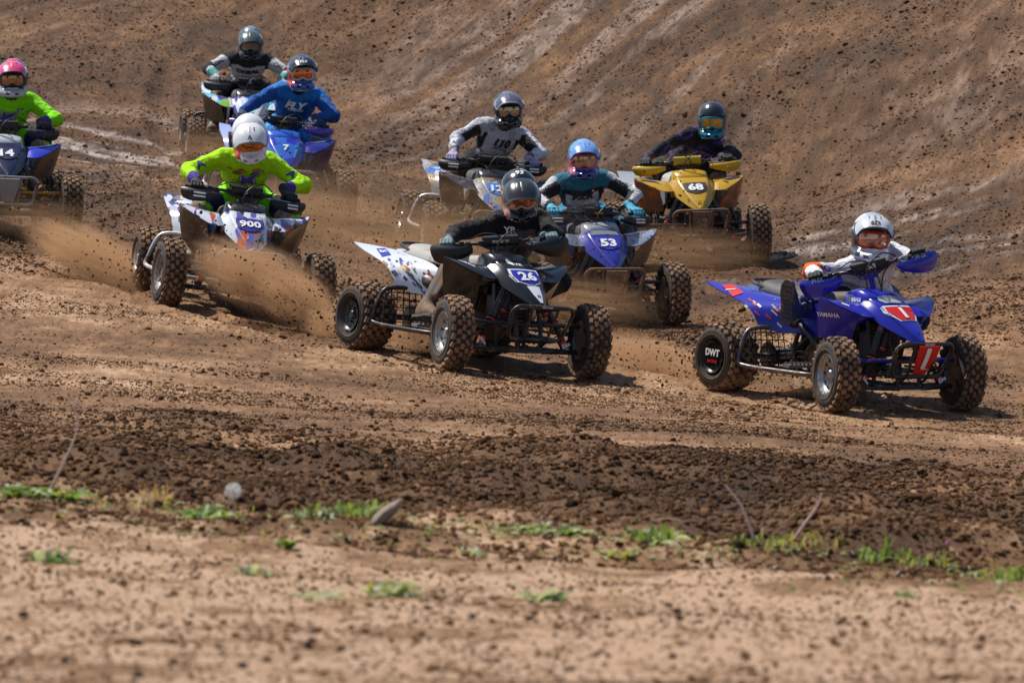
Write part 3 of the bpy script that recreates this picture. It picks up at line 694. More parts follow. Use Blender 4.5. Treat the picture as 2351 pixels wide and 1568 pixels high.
# ------------------------------------------------------------------ flat print laid on surfaces
def bvh_of(objs, to_local):
    v = []; f = []
    for o, M in objs:
        k = len(v); v += [M @ p.co for p in o.data.vertices]; f += [tuple(i + k for i in p.vertices) for p in o.data.polygons]
    return BVHTree.FromPolygons(v, f)
_txt = {}
def text_geo(s, bold=0.0, shear=0.0, space=1.0):
    k = (s, bold, shear, space)
    if k not in _txt:
        c = bpy.data.curves.new('t', 'FONT'); c.body = s; c.align_x = 'CENTER'; c.align_y = 'CENTER'; c.offset = bold; c.shear = shear; c.space_character = space
        c.resolution_u = 2
        o = bpy.data.objects.new('t', c); col.objects.link(o); bpy.context.view_layer.update()
        me = bpy.data.meshes.new_from_object(o.evaluated_get(bpy.context.evaluated_depsgraph_get()))
        V = np.array([tuple(p.co)[:2] for p in me.vertices]).reshape(-1, 2); F = [tuple(p.vertices) for p in me.polygons]
        bpy.data.objects.remove(o); bpy.data.curves.remove(c); bpy.data.meshes.remove(me)
        V = V - (V.max(0) + V.min(0)) / 2; V = V / (V[:, 1].max() - V[:, 1].min())
        _txt[k] = (V, F)
    return _txt[k]
def project(bvh, pts2, F, O, N, Uv, Vv, off=0.004):
    O = Vector(O); N = Vector(N).normalized(); Uv = Vector(Uv); Uv = (Uv - N * Uv.dot(N)).normalized(); Vv = N.cross(Uv)
    res = []; ds = []
    pts2, F = refine(pts2, F)
    for a, b in pts2:
        p = O + Uv * float(a) + Vv * float(b); s = p + N * .35
        h, n_, i_, d_ = bvh.ray_cast(s, -N, .8)
        res.append((s, d_)); 
        if h is not None: ds.append(d_)
    md = float(np.median(ds)) if ds else .35
    out = [s - N * ((d if (d is not None and abs(d - md) < .07) else md) - off) for s, d in res]
    return out, F
def refine(V, F, L=.022):
    V = [tuple(p) for p in V]; F = [tuple(f) for f in F]
    F = [t for f in F for t in ([f] if len(f) == 3 else [(f[0], f[k], f[k + 1]) for k in range(1, len(f) - 1)])]
    for _ in range(4):
        big = [f for f in F if max(math.dist(V[f[i]], V[f[(i + 1) % 3]]) for i in range(3)) > L]
        if not big: break
        mid = {}; out = []
        def split(a, b):
            if math.dist(V[a], V[b]) <= L: return None
            k = (min(a, b), max(a, b))
            if k not in mid: mid[k] = len(V); V.append(((V[a][0] + V[b][0]) / 2, (V[a][1] + V[b][1]) / 2))
            return mid[k]
        for a, b, c in F:
            m = [split(a, b), split(b, c), split(c, a)]
            n = sum(x is not None for x in m)
            if n == 0: out.append((a, b, c)); continue
            P = [a]; 
            if m[0] is not None: P.append(m[0])
            P.append(b)
            if m[1] is not None: P.append(m[1])
            P.append(c)
            if m[2] is not None: P.append(m[2])
            if n == 3: out += [(a, m[0], m[2]), (b, m[1], m[0]), (c, m[2], m[1]), (m[0], m[1], m[2])]
            elif n == 1:
                i = [x is not None for x in m].index(True); q = (a, b, c); p, r, t = q[i], q[(i + 1) % 3], q[(i + 2) % 3]; out += [(p, m[i], t), (m[i], r, t)]
            else:
                i = [x is not None for x in m].index(False); q = (a, b, c); p, r, t = q[i], q[(i + 1) % 3], q[(i + 2) % 3]; m1, m2 = m[(i + 1) % 3], m[(i + 2) % 3]
                out += [(t, m2, m1), (p, r, m1), (p, m1, m2)]
        F = out
    return V, F
def poly_rows(rows, nx=6, sub=3):
    """outline given as rows (y, x left, x right) from top to bottom -> grid"""
    rows = np.asarray(rows, float); P = []
    for i in range(len(rows) - 1):
        for k in range(sub): P.append(rows[i] + (rows[i + 1] - rows[i]) * k / sub)
    P.append(rows[-1]); V = []; F = []
    for y, a, b in P:
        for j in range(nx + 1): V.append((a + (b - a) * j / nx, y))
    for i in range(len(P) - 1):
        for j in range(nx): q = i * (nx + 1) + j; F.append((q, q + nx + 1, q + nx + 2, q + 1))
    return np.array(V), F
def put_print(name, bvh, V2, F, O, N, Uv, mat_, parent, off=.004):
    v, f = project(bvh, V2, F, O, N, Uv, None, off)
    me = mesh_from(v, f, False); return link_mesh(name, me, mat_, parent)
def put_text(name, bvh, s, size, O, N, Uv, mat_, parent, bold=.02, shear=0, off=.006, wx=1.0, space=1.0):
    V, F = text_geo(s, bold, shear, space); return put_print(name, bvh, V * np.array((size * wx, size)), F, O, N, Uv, mat_, parent, off)

def flat_text(name, s, size, O, N, Uv, mat_, parent, bold=.03, shear=0):
    V, F = text_geo(s, bold, shear); O = Vector(O); N = Vector(N).normalized(); Uv = Vector(Uv); Uv = (Uv - N * Uv.dot(N)).normalized(); Vv = N.cross(Uv)
    return link_mesh(name, mesh_from([O + Uv * (a * size) + Vv * (b * size) for a, b in V], F, False), mat_, parent)
def paint(c, **k): return mat('paint', c, **k)
BLACK = (.012, .012, .013); DARK = (.03, .03, .032); WHITE = (.78, .78, .78)
M_ALL = {}
def std_mats():
    M_ALL.update(pipe=mat('exhaust_metal', (.09, .085, .08), .4, .8, .25),
        frame=mat('frame_metal', DARK, .4, .3, .34), engine=mat('engine_alloy', (.10, .095, .09), .5, .6, .8), plastic=mat('black_plastic', BLACK, .5, 0, .22),
        tyre=mat('tyre_rubber', (.016, .015, .015), .75, 0, .60, bump=.2, dcol=(.07, .045, .03)), tread=mat('tread_rubber', (.024, .021, .019), .85, 0, .66, bump=.4, dcol=(.28, .165, .09), dscale=7),
        steel=mat('bare_steel', (.42, .42, .43), .35, .9, .35), rubber=mat('grip_rubber', BLACK, .7, 0, .2), seat=mat('seat_vinyl', (.035, .036, .04), .6, 0, .35, bump=.3, bscale=200),
        silver=mat('silver_metal', (.5, .5, .52), .3, .8, .25), red=mat('red_anodised', (.6, .02, .015), .35, .2, .15), white_print=mat('white_print', (.8, .8, .8), .5, 0, .12),
        black_print=mat('black_print', (.012, .012, .014), .5, 0, .12), red_print=mat('red_print', (.62, .015, .012), .45, 0, .12), blue_print=mat('blue_print', srgb('1f2fa8'), .45, 0, .15),
        yellow_print=mat('yellow_print', srgb('d8c020'), .5, 0, .15), grey_print=mat('grey_print', (.35, .36, .38), .5, 0, .2))

class Quad: pass
def build_quad(key, label, C, num=None):
    q = QUADS[key]; M = quad_matrix(q); root = empty('quad_bike', M)
    tag(root, label, 'quad bike', 'quad bikes racing on the dirt track')
    Q = Quad(); Q.root = root; Q.M = M; Q.parts = {}; Q.spec = q
    def P(lib, name, m, parent=root, loc=None):
        o = link_mesh(name, LIB[lib], m, parent)
        if loc is not None: o.matrix_local = loc
        Q.parts[lib] = o; return o
    g = lambda k, d: C.get(k, M_ALL.get(d) if isinstance(d, str) else d)
    P('frame', 'frame', g('frame', 'frame')); P('engine', 'engine', M_ALL['engine']); r = P('radiator', 'radiator', M_ALL['plastic']); P('radiator_fins', 'radiator_fins', M_ALL['engine'], r)
    P('hood', 'hood', C['hood']); P('tail', 'tail_cover', C['rear'])
    P('tank', 'fuel_tank', C.get('tank', C['hood'])); P('seat', 'seat', g('seat', 'seat')); P('grab_bar', 'grab_bar', g('grab', 'frame')); P('exhaust', 'exhaust', g('exhaust', M_ALL['pipe']))
    bm = P('bumper', 'bumper', g('bumper', 'frame'))
    if C.get('plate'): P('number_plate', 'number_plate', C['plate'])
    P('swingarm', 'swingarm', M_ALL['frame']); P('axle', 'axle', M_ALL['steel'])
    for s in 'lr':
        P('wing_' + s, 'front_fender', C.get('wing', C['hood'])); P('guard_' + s, 'mud_guard', C.get('guard', C['hood'])); P('rear_fender_' + s, 'rear_fender', C['rear'])
        P('side_' + s, 'side_panel', C.get('side', C['rear']))
        nb = P('nerf_' + s, 'nerf_bar', g('nerf', 'frame')); P('net_' + s, 'webbing', M_ALL['plastic'], nb); P('peg_' + s, 'foot_peg', M_ALL['steel'], nb)
        P('arm_u_' + s, 'upper_arm', g('arm', 'frame')); P('arm_l_' + s, 'lower_arm', g('arml', 'frame'))
        sh = P('shock_' + s, 'shock_absorber', g('shock', 'frame')); P('spring_' + s, 'spring', M_ALL['plastic'], sh); P('reservoir_' + s, 'reservoir', M_ALL['plastic'], sh); [P('ring_%s_%s' % (k, s), 'ring', g('ring', 'red'), sh) for k in 'abc']
        sp = P('spindle_' + s, 'spindle', M_ALL['engine']); P('disc_' + s, 'brake_disc', M_ALL['steel'], sp)
        sg = 1 if s == 'l' else -1
        flip = Matrix.Identity(4) if s == 'l' else Matrix.Rotation(math.pi, 4, 'Z')
        for nm, x, y, z, stv in (('front', FX, FY, FR, q['steer']), ('rear', RX, RY, RR_, 0)):
            L = Matrix.Translation((x, sg * y, z)) @ Matrix.Rotation(R(stv), 4, 'Z') @ flip @ Matrix.Rotation(0 if key == 'q1' else random.uniform(0, 6), 4, 'Y')
            w = link_mesh('wheel', LIB[nm + '_rim'], g('rim_' + nm, 'silver'), root); w.matrix_local = L
            link_mesh('tyre', LIB[nm + '_tyre'], M_ALL['tyre'], w); link_mesh('tread', LIB[nm + '_tread'], M_ALL['tread'], w)['kind'] = 'stuff'; link_mesh('rim_holes', LIB[nm + '_holes'], M_ALL['plastic'], w)['kind'] = 'stuff'
            Q.parts['wheel_' + nm + '_' + s] = w
    S = Matrix.Translation((0, 0, q.get('bar_z', 0))) @ steer_matrix(q['steer'] * 1.25 + q.get('bar', 0)) @ Matrix.Rotation(R(q.get('bar_roll', 0)), 4, 'X'); Q.S = S
    P('stem', 'steering_stem', g('stem', 'frame'), root, S)
    hb = P('bar', 'handlebar', g('bar', 'frame'), root, S)
    P('pad', 'bar_pad', g('pad', 'plastic'), hb); P('cables', 'cable', M_ALL['plastic'], hb)
    for s in 'lr':
        P('grip_' + s, 'grip', M_ALL['rubber'], hb); P('lever_' + s, 'lever', g('lever', 'steel') if s == 'l' else M_ALL['plastic'], hb); Q.parts['hg_' + s] = P(('hgbig_' if key in ('q1', 'q26') else 'hg_') + s, 'hand_guard', g('hg', 'plastic'), hb)
    Q.bvh = bvh_of([(Q.parts[k], Matrix.Identity(4)) for k in ('hood', 'tank', 'wing_l', 'wing_r', 'guard_l', 'guard_r', 'rear_fender_l', 'rear_fender_r', 'side_l', 'side_r')], None)
    Q.bvhp = bvh_of([(Q.parts['number_plate'], Matrix.Identity(4))], None) if C.get('plate') else None
    Q.bvhs = bvh_of([(Q.parts[k], Matrix.Identity(4)) for k in ('pad', 'hg_l', 'hg_r')], None)
    for sx, sy in ((FX, FY), (FX, -FY), (RX, RY), (RX, -RY)):
        c = M @ Vector((sx, sy, 0)); TIRE.append((c.x, c.y, c.z, .24))
    return Q
# ------------------------------------------------------------------ riders
def build_gear():
    # helmet shell, head frame: x forward, y left, z up
    h = .0065; P = grid_pts((-.20, -.16, -.19), (.25, .16, .21), h)
    d = smin(d_ell(P, (-.014, 0, .032), (.157, .127, .137)), d_ell(P, (.008, 0, -.045), (.138, .114, .125)), .03)
    for s in (1, -1):
        d = smin(d, d_caps(P, (-.02, s * .092, -.085), (.11, s * .072, -.098), .036, .034), .025)
        d = smin(d, d_caps(P, (.11, s * .072, -.098), (.188, s * .016, -.098), .034, .026), .02)
    d = np.maximum(d, -(P[..., 2] + .150))
    d = np.maximum(d, -d_box(P, (.17, 0, .010), (.115, .100, .056), .03))
    d = np.maximum(d, -d_ell(P, (-.005, 0, -.005), (.118, .096, .140)))
    d = np.maximum(d, -d_caps(P, (-.02, 0, -.05), (-.03, 0, -.25), .085, .085))
    for s in (1, -1): d = np.maximum(d, -d_box(P, (.182, s * .036, -.098), (.04, .016, .010), .008))
    V, F = surface_nets(d, (-.20, -.16, -.19), h); LIB['helmet'] = (V, F)
    half = [[(.092, 0, .160), (.088, .060, .150), (.075, .090, .116)], [(.168, 0, .162), (.160, .075, .146), (.140, .114, .098)], [(.240, 0, .142), (.228, .080, .124), (.200, .122, .068)], [(.300, 0, .104), (.286, .072, .090), (.246, .110, .040)]]
    full = [[(a[2][0], -a[2][1], a[2][2]), (a[1][0], -a[1][1], a[1][2]), a[0], a[1], a[2]] for a in half]
    b = MB(); b.sheet(full, 4, 4, .006); LIB['peak'] = b.mesh(angle=60)
    b = MB(); b.tube([full[0][0], full[1][0], full[2][0]] + full[3] + [full[2][4], full[1][4], full[0][4]], .0075, 5, smooth=4); LIB['trim'] = b.mesh()
    for s, nm in ((1, 'vent_l'), (-1, 'vent_r')):
        b = MB(); b.sheet([[(.172, s * .030, .161), (.169, s * .054, .1545)], [(.205, s * .034, .1535), (.202, s * .052, .1465)], [(.240, s * .038, .1375), (.237, s * .046, .1345)]], 3, 2, .004); LIB[nm] = b.mesh()
    b = MB(); b.sheet([[(.165, y, .166 - 3 * abs(y) ** 1.5) for y in (-.018, 0, .018)], [(.210, y, .1565 - 3 * abs(y) ** 1.5) for y in (-.022, 0, .022)], [(.252, y, .1385 - 3 * abs(y) ** 1.5) for y in (-.012, 0, .012)]], 3, 3, .004); LIB['vent_c'] = b.mesh()
    lx = lambda y: .152 - 3.4 * y * y
    b = MB(); b.sheet([[(lx(y) - .006, y, z) for y in (-.088, -.06, -.03, 0, .03, .06, .088)] if False else [(lx(y) - abs(z) * .12, y, (z if z > 0 or abs(y) > .02 else z + .014)) for y in (-.086, -.06, -.03, 0, .03, .06, .086)] for z in (-.036, -.012, .018, .046)], 3, 3, .003); LIB['lens'] = b.mesh()
    ring = [(-.086, -.026), (-.06, -.040), (-.03, -.038), (0, -.022), (.03, -.038), (.06, -.040), (.086, -.026), (.092, .01), (.084, .045), (.04, .054), (0, .055), (-.04, .054), (-.084, .045), (-.092, .01)]
    b = MB(); b.tube([(lx(y) - .004 - abs(z) * .12, y, z) for y, z in ring], .0095, 7, closed=True, smooth=3); LIB['goggle'] = b.mesh()
    rows = []
    for z in (-.018, .0, .020):
        rows.append([(-.006 + .160 * math.cos(a) * .985, .126 * math.sin(a) * (1 - 1.2 * abs(z - .03)), z + .018) for a in np.linspace(R(44), R(316), 15)])
    b = MB(); b.sheet(rows, 2, 2, .006); LIB['strap'] = b.mesh()
    # gloved left hand closed round a grip: y runs outward along the grip, x forward, z up
    h = .0042; P = grid_pts((-.16, -.085, -.075), (.085, .075, .11), h); d = np.full(P.shape[:-1], 9.0)
    W = np.array((-.075, .0, .045))
    for j, y in enumerate((-.036, -.013, .010, .032)):
        L = (1.0, 1.08, 1.03, .85)[j]; r = (.0115, .012, .0115, .0105)[j]
        k0 = np.array((.026, y, .034)); k1 = np.array((.026 + .026 * L, y * 1.02, .006)); k2 = np.array((.020 + .012 * L, y, -.030 * L)); k3 = np.array((-.004, y * .98, -.034))
        pal = d_caps(P, W + (0, y * .7, 0), k0, .020, .0155); d = smin(d, pal, .010)
        fin = np.minimum(np.minimum(d_caps(P, k0, k1, .0150, r + .001), d_caps(P, k1, k2, r + .001, r)), d_caps(P, k2, k3, r, r - .001)); d = np.minimum(d, fin)
    th = np.minimum(d_caps(P, (-.045, -.03, .03), (-.012, -.056, -.006), .018, .0145), d_caps(P, (-.012, -.056, -.006), (.030, -.046, -.026), .0145, .011)); d = smin(d, th, .010)
    d = smin(d, d_caps(P, W, (-.135, 0, .075), .033, .036), .015)
    V, F = surface_nets(d, (-.16, -.085, -.075), h); LIB['glove_l'] = fast_mesh('glove', V, F); Vm = V * (1, -1, 1); LIB['glove_r'] = fast_mesh('glove', Vm, F[:, ::-1])
    # boot: ankle at the origin, toe +x, shaft up z
    h = .008; P = grid_pts((-.14, -.09, -.13), (.25, .09, .40), h)
    d = smin(d_caps(P, (-.02, 0, .0), (-.03, 0, .34), .058, .072), d_caps(P, (-.035, 0, -.045), (.10, 0, -.055), .052, .046), .03)
    d = smin(d, d_caps(P, (.10, 0, -.055), (.175, 0, -.066), .045, .034), .02); d = smin(d, d_caps(P, (-.01, 0, 0), (.07, 0, -.04), .056, .045), .03)
    for z in (.06, .14, .22): d = smin(d, d_box(P, (.01, .058, z), (.03, .016, .012), .006), .006)
    d = smin(d, d_caps(P, (.035, 0, .10), (.03, 0, .30), .035, .04), .02)
    d = np.maximum(d, -(P[..., 2] + .088))
    V, F = surface_nets(d, (-.14, -.09, -.13), h); LIB['boot'] = fast_mesh('boot', V, F)
    b = MB(); outline = [(-.085, -.035), (-.09, .0), (-.085, .035), (-.03, .045), (.04, .042), (.12, .052), (.185, .040), (.215, 0), (.185, -.040), (.12, -.052), (.04, -.042), (-.03, -.045)]
    O2 = crom([(x, y, 0) for x, y in outline], 3, True); n = len(O2)
    v = [(x, y, -.084) for x, y, _ in O2] + [(x, y, -.106) for x, y, _ in O2]; f = [tuple(range(n)), tuple(range(2 * n - 1, n - 1, -1))] + [(i, n + i, n + (i + 1) % n, (i + 1) % n) for i in range(n)]
    b.add(v, f)
    for k in range(9): b.box((-.06 + .03 * k, 0, -.109), (.014, .07, .008))
    LIB['sole'] = b.mesh(angle=40)

def ik(a, t, l1, l2, hint):
    a, t, hint = map(Vector, (a, t, hint)); d = t - a; L = d.length; n = d.normalized()
    if L > (l1 + l2) * .995: k = L / ((l1 + l2) * .995); l1 *= k; l2 *= k
    x = (l1 * l1 - l2 * l2 + L * L) / (2 * L); h = math.sqrt(max(l1 * l1 - x * x, 1e-6))
    u = hint - n * hint.dot(n); u.normalize(); return a + n * x + u * h

def local_at(M, u, v, xl):
    """Point of the plane x = xl in a quad's own frame that stands under the photograph's (u, v)."""
    Mi = M.inverted(); o = Mi @ Vector((0, 0, CAM_Z)); p = Mi @ at(u, v, 45.0); d = p - o
    return o + d * ((xl - o.x) / d.x)

def lens_mat(c, alpha=.72):
    m, nt, b = new_mat('goggle_lens'); b.inputs['Base Color'].default_value = (*c, 1); b.inputs['Roughness'].default_value = .07; b.inputs['Metallic'].default_value = .55
    b.inputs['Alpha'].default_value = alpha; return m

def build_person(Q, label, S):
    M = Q.M; root = empty('person', M); tag(root, label, 'person', 'riders on the quad bikes')
    Hd = local_at(M, S['head'][0], S['head'][1], S['head'][2]); sgn = {'l': 1, 'r': -1}
    C = Vector(S['chest']) if 'chest' in S else Hd + Vector(S.get('neck', (-.10, 0, -.145)))
    P = local_at(M, *S['pelvis_px']) if 'pelvis_px' in S else Vector(S.get('pelvis', (-.27, 0, .86)))
    P = C + (P - C).normalized() * S.get('torso', .50)
    U = (C - P).normalized(); sx = Vector((math.sin(R(-S.get('syaw', 0))), math.cos(R(S.get('syaw', 0))), math.tan(R(S.get('sroll', 0)))))
    Sx = (sx - U * sx.dot(U)).normalized(); Fw = Sx.cross(U); hx = Vector((math.sin(R(-S.get('hyaw', 0))), 1, math.tan(R(S.get('hroll', 0))))).normalized()
    prims = []          # (label, kind, data)
    def caps(l, a, b, ra, rb, k=.03): prims.append((l, 'c', (np.array(a), np.array(b), ra, rb), k))
    rot = np.array(Matrix((Fw, Sx, U)).transposed())
    caps('hip', P - hx * .085, P + hx * .085, .125, .125); caps('belly', P + U * .06, P + U * .22, .132, .135, .06)
    prims.append(('chest', 'e', (np.array(P + U * .335 + Fw * .012), (.138, .185, .195), rot), .05))
    caps('chest', C - Sx * .135 - U * .055, C + Sx * .135 - U * .055, .085, .085, .04); caps('neck', C - U * .05, Hd - Vector((0, 0, .06)), .066, .058, .03)
    pts = {}
    for s in 'lr':
        g = sgn[s]
        sh = C + Sx * (g * .195) - U * .065
        if S.get('hand_' + s) is not None: gc = Vector(S['hand_' + s]); G = None
        else: gc = Q.S @ Vector((-.070, g * .36, .036)); G = True
        ax = (Q.S.to_3x3() @ Vector((-.23, g * 1, -.03))).normalized()      # outward along the grip
        e_h = Vector(S.get('elbow_' + s, (-.1, g * 1.0, -.25)))
        wr0 = gc + (Q.S.to_3x3() @ Vector((-.10, 0, .06)))
        el = ik(sh, wr0, .30, .265, e_h)
        to = (el - gc); to = (to - ax * to.dot(ax)).normalized()
        # glove frame: y outward, cuff pointing to the elbow
        fx = ax.cross(Vector((0, 0, 1))) if g > 0 else -(ax.cross(Vector((0, 0, 1)))); fx.normalize(); fz = fx.cross(ax * g); fz.normalize()
        cur = math.atan2(.062, -.118); want = math.atan2(to.dot(fz), to.dot(fx)); da = want - cur
        while da > math.pi: da -= 2 * math.pi
        while da < -math.pi: da += 2 * math.pi
        da = max(-1.0, min(1.0, da)); c, s_ = math.cos(da), math.sin(da)
        gx = fx * c + fz * s_; gz = fz * c - fx * s_
        gy = ax * g
        GM = Matrix(((gx.x, gy.x, gz.x, gc.x), (gx.y, gy.y, gz.y, gc.y), (gx.z, gy.z, gz.z, gc.z), (0, 0, 0, 1)))
        wr = GM @ Vector((-.125, 0, .068)); el = ik(sh, wr, .30, .245, e_h)
        caps('upper_' + s, sh, el, .070, .057, .045); caps('fore_' + s, el, wr, .060, .041, .025); pts['glove_' + s] = GM; pts['el_' + s] = el; pts['sh_' + s] = sh; pts['wr_' + s] = wr
        hip = P + hx * (g * .10) - U * .02
        an = Vector(S.get('foot_' + s, (-.03, g * .33, .352))); kn = ik(hip, an, .44, .43, Vector(S.get('knee_' + s, (1, g * .75, .45))))
        caps('thigh_' + s, hip, kn, .102, .076, .04); caps('shin_' + s, kn, an + (kn - an) * .30, .074, .062, .03)
        shin = (kn - an).normalized(); toe = Vector(S.get('toe_' + s, (1, g * .18, -.08)))
        bz = shin if 'toe_' + s in S else (shin * .55 + Vector((0, 0, .45))).normalized(); bx = (toe - bz * toe.dot(bz)).normalized(); by = bz.cross(bx)
        pts['boot_' + s] = Matrix(((bx.x, by.x, bz.x, an.x), (bx.y, by.y, bz.y, an.y), (bx.z, by.z, bz.z, an.z), (0, 0, 0, 1))); pts['kn_' + s] = kn
    # head frame
    cl = M.inverted() @ Vector((0, 0, CAM_Z)); f0 = (cl - Hd).normalized(); upv = M.inverted().to_3x3() @ Vector((0, 0, 1))
    rgt = f0.cross(upv).normalized()     # image right is the wearer's left when he faces the camera
    hy, hp, hr = S.get('look', (0, 8, 0))
    f1 = Matrix.Rotation(R(hy), 3, upv) @ f0; side = f1.cross(upv).normalized(); f1 = Matrix.Rotation(R(-hp), 3, side) @ f1
    hz = side.cross(f1).normalized(); hz = Matrix.Rotation(R(hr), 3, f1) @ hz; hy_ = hz.cross(f1)
    HM = Matrix(((f1.x, hy_.x, hz.x, Hd.x), (f1.y, hy_.y, hz.y, Hd.y), (f1.z, hy_.z, hz.z, Hd.z), (0, 0, 0, 1))) @ Matrix.Scale(S.get('hs', 1.03), 4)
    hrot = np.array(Matrix((f1, hy_, hz)).transposed())
    prims.append(('head', 'e', (np.array(HM @ Vector((0, 0, 0))), (.098, .078, .118), hrot), .01))
    caps('head', HM @ Vector((.09, 0, .008)), HM @ Vector((.112, 0, -.018)), .010, .013, .01)
    allp = []
    for l, k, dta, sm in prims:
        if k == 'c': allp += [dta[0], dta[1]]
        else: allp.append(dta[0])
    lo = np.min(allp, 0) - .22; hi = np.max(allp, 0) + .22; h = .0125
    G = grid_pts(lo, hi, h); d = None
    for l, k, dta, sm in prims:
        c0 = (dta[0] + dta[1]) / 2 if k == 'c' else dta[0]
        dd = d_caps(G, *dta) if k == 'c' else d_ell(G, *dta)
        d = dd if d is None else smin(d, dd, sm)
    d = d + .0034 * wob(G, 26.0) + .0032 * wob(G[..., [1, 2, 0]], 52.0)
    V, F = surface_nets(d, lo, h)
    lab = []; dm = []
    tcoord = []
    for l, k, dta, sm in prims:
        if k == 'c': dd, t = d_caps(V, *dta, want_t=True)
        else: dd = d_ell(V, *dta); t = np.zeros(len(V))
        lab.append(l); dm.append(dd); tcoord.append(t)
    dm = np.array(dm); w = dm.argmin(0); tt = np.array(tcoord)[w, np.arange(len(V))]; names = np.array(lab)[w]
    rel = V - np.array(C); lat = rel @ np.array(Sx); upc = rel @ np.array(U); fw = rel @ np.array(Fw)
    Cc = np.zeros((len(V), 3)); K = S['colors']
    for i in range(len(prims)):
        pass
    def put(mask, c): Cc[mask] = c
    isr = np.char.endswith(names, '_r')
    put(np.ones(len(V), bool), K['jersey'])
    tor = np.isin(names, ('chest', 'belly')); armu = np.char.startswith(names, 'upper'); armf = np.char.startswith(names, 'fore')
    th = np.char.startswith(names, 'thigh') | (names == 'hip'); shn = np.char.startswith(names, 'shin')
    put(armu, K.get('upper', K['jersey'])); put(armf, K.get('fore', K.get('upper', K['jersey']))); put(th, K['pants']); put(shn, K.get('shin', K['pants']))
    put((names == 'belly') & (upc < -.36), K.get('waist', K['jersey']))
    put(np.char.startswith(names, 'thigh') & (tt > .62), K.get('knee', K['pants']))
    put(names == 'neck', K.get('neck', K['jersey'])); put(names == 'head', (.45, .25, .17))
    if 'panel' in K: put(tor & (fw > .0) & (np.abs(lat) < K.get('panel_w', .125)) & (upc < K.get('panel_top', -.06)) & (upc > K.get('panel_bot', -.42)), K['panel'])
    if 'yoke' in K: put(((names == 'chest') & (upc > -.045)) | (armu & (tt < .22)), K['yoke'])
    if 'cuff' in K: put(armf & (tt > K.get('cuff_t', .72)), K['cuff'])
    if 'elbow' in K: put((armf & (tt < .30)) | (armu & (tt > .80)), K['elbow'])
    if 'stripe' in K:      # stripe down the outside of the sleeve
        for s in 'lr':
            a = np.array(pts['sh_' + s]); b2 = np.array(pts['el_' + s]); c2 = np.array(pts['wr_' + s])
            out = np.array(Sx) * sgn[s] + np.array((0.5, 0, .8))
            for nm, p0, p1 in (('upper_' + s, a, b2), ('fore_' + s, b2, c2)):
                ax_ = (p1 - p0) / np.linalg.norm(p1 - p0); o2 = out - ax_ * (out @ ax_); o2 /= np.linalg.norm(o2)
                q = V - p0; q = q - np.outer(q @ ax_, ax_); q /= np.linalg.norm(q, axis=1)[:, None] + 1e-9
                put((names == nm) & (q @ o2 > .62) & (tt > (.05 if nm[0] == 'u' else 0)) & (tt < .86 if nm[0] == 'f' else True), K['stripe'])
    if 'bands' in K:       # printed slashes
        c_, f_, thr = K['bands']; nz = np.sin(rel @ np.array((31.0, 17.0, 44.0)) * f_ + 2 * np.sin(rel @ np.array((9.0, 23.0, 5.0)))); put((tor | armu | armf) & (nz > thr), c_)
    if 'pbands' in K:
        c_, f_, thr = K['pbands']; nz = np.sin(rel @ np.array((21.0, 37.0, 24.0)) * f_ + 2 * np.sin(rel @ np.array((9.0, 13.0, 15.0)))); put((th | shn) & (nz > thr), c_)
    me = fast_mesh('body', V, F); set_colors(me, Cc)
    body = link_mesh('body', me, mat('riding_cloth', rough=.85, dirt=S.get('dirt', .28), dscale=7, attr=True, bump=1.0, bscale=24, spec=.25), root)
    bv = BVHTree.FromPolygons([Vector(p) for p in V], [tuple(int(i) for i in q) for q in F])
    for s in 'lr':
        g = link_mesh('glove', LIB['glove_' + s], S['glove'], root); g.matrix_local = pts['glove_' + s]
        b = link_mesh('boot', LIB['boot'], S['boot'], root); b.matrix_local = pts['boot_' + s]; link_mesh('sole', LIB['sole'], S.get('sole', M_ALL['boot_sole']), b)
    # helmet
    H = S['helmet']; HV, HF = LIB['helmet']; hc = np.zeros((len(HV), 3)); hc[:] = H['base']
    x, y, z = HV.T
    if 'jaw' in H: hc[(z < -.035 - .15 * (x - .05)) ] = H['jaw']
    if 'side' in H: hc[(np.abs(y) > .085) & (z < .10) & (z > -.05) & (x < .10)] = H['side']
    if 'swoosh' in H: hc[(np.abs(y) > .05) & (np.abs(z - .055 - .35 * x) < .016) & (x < .12)] = H['swoosh']
    if 'crown' in H: hc[(np.abs(y) < .038 + .15 * np.maximum(0, z - .1)) & (z > .09)] = H['crown']
    if 'rim' in H: hc[(x > .095) & (np.abs(z - .01) < .078) & (z > -.066) & (np.abs(y) < .118)] = H['rim']
    if H.get('peak') is not None: hc[(x > .05) & (z > .058) & (z < .128 + .1 * (.1 - x)) & (np.abs(y) < .125)] = (.015, .015, .017)
    if 'chin' in H: hc[(x > .135) & (z < -.055)] = H['chin']
    if 'right' in H: hc[(y < -.075) & (z < .06) & (z > -.10)] = H['right']
    hme = fast_mesh('helmet', HV, HF); set_colors(hme, hc)
    hel = link_mesh('helmet', hme, mat('helmet_shell', rough=H.get('rough', .22), dirt=.16, attr=True, coat=.5, metal=H.get('metal', 0.0)), root); hel.matrix_local = HM
    if H.get('peak') is not None:
        link_mesh('peak_trim', LIB['trim'], mat('helmet_trim', H.get('trim', (.02, .02, .022)), .5, 0, .1), hel)
        pk = link_mesh('peak', LIB['peak'], mat('helmet_peak', H['peak'], .25, H.get('metal', 0), .14, coat=.4), hel)
        [link_mesh('peak_vent', LIB[k], mat('helmet_vent', H.get('vent', BLACK) if k == 'vent_c' else BLACK, .4, 0, .1), hel) for k in ('vent_l', 'vent_r', 'vent_c')]
    gg = link_mesh('goggles', LIB['goggle'], mat('goggle_frame', H.get('frame', BLACK), .4, 0, .1), root); gg.matrix_local = HM
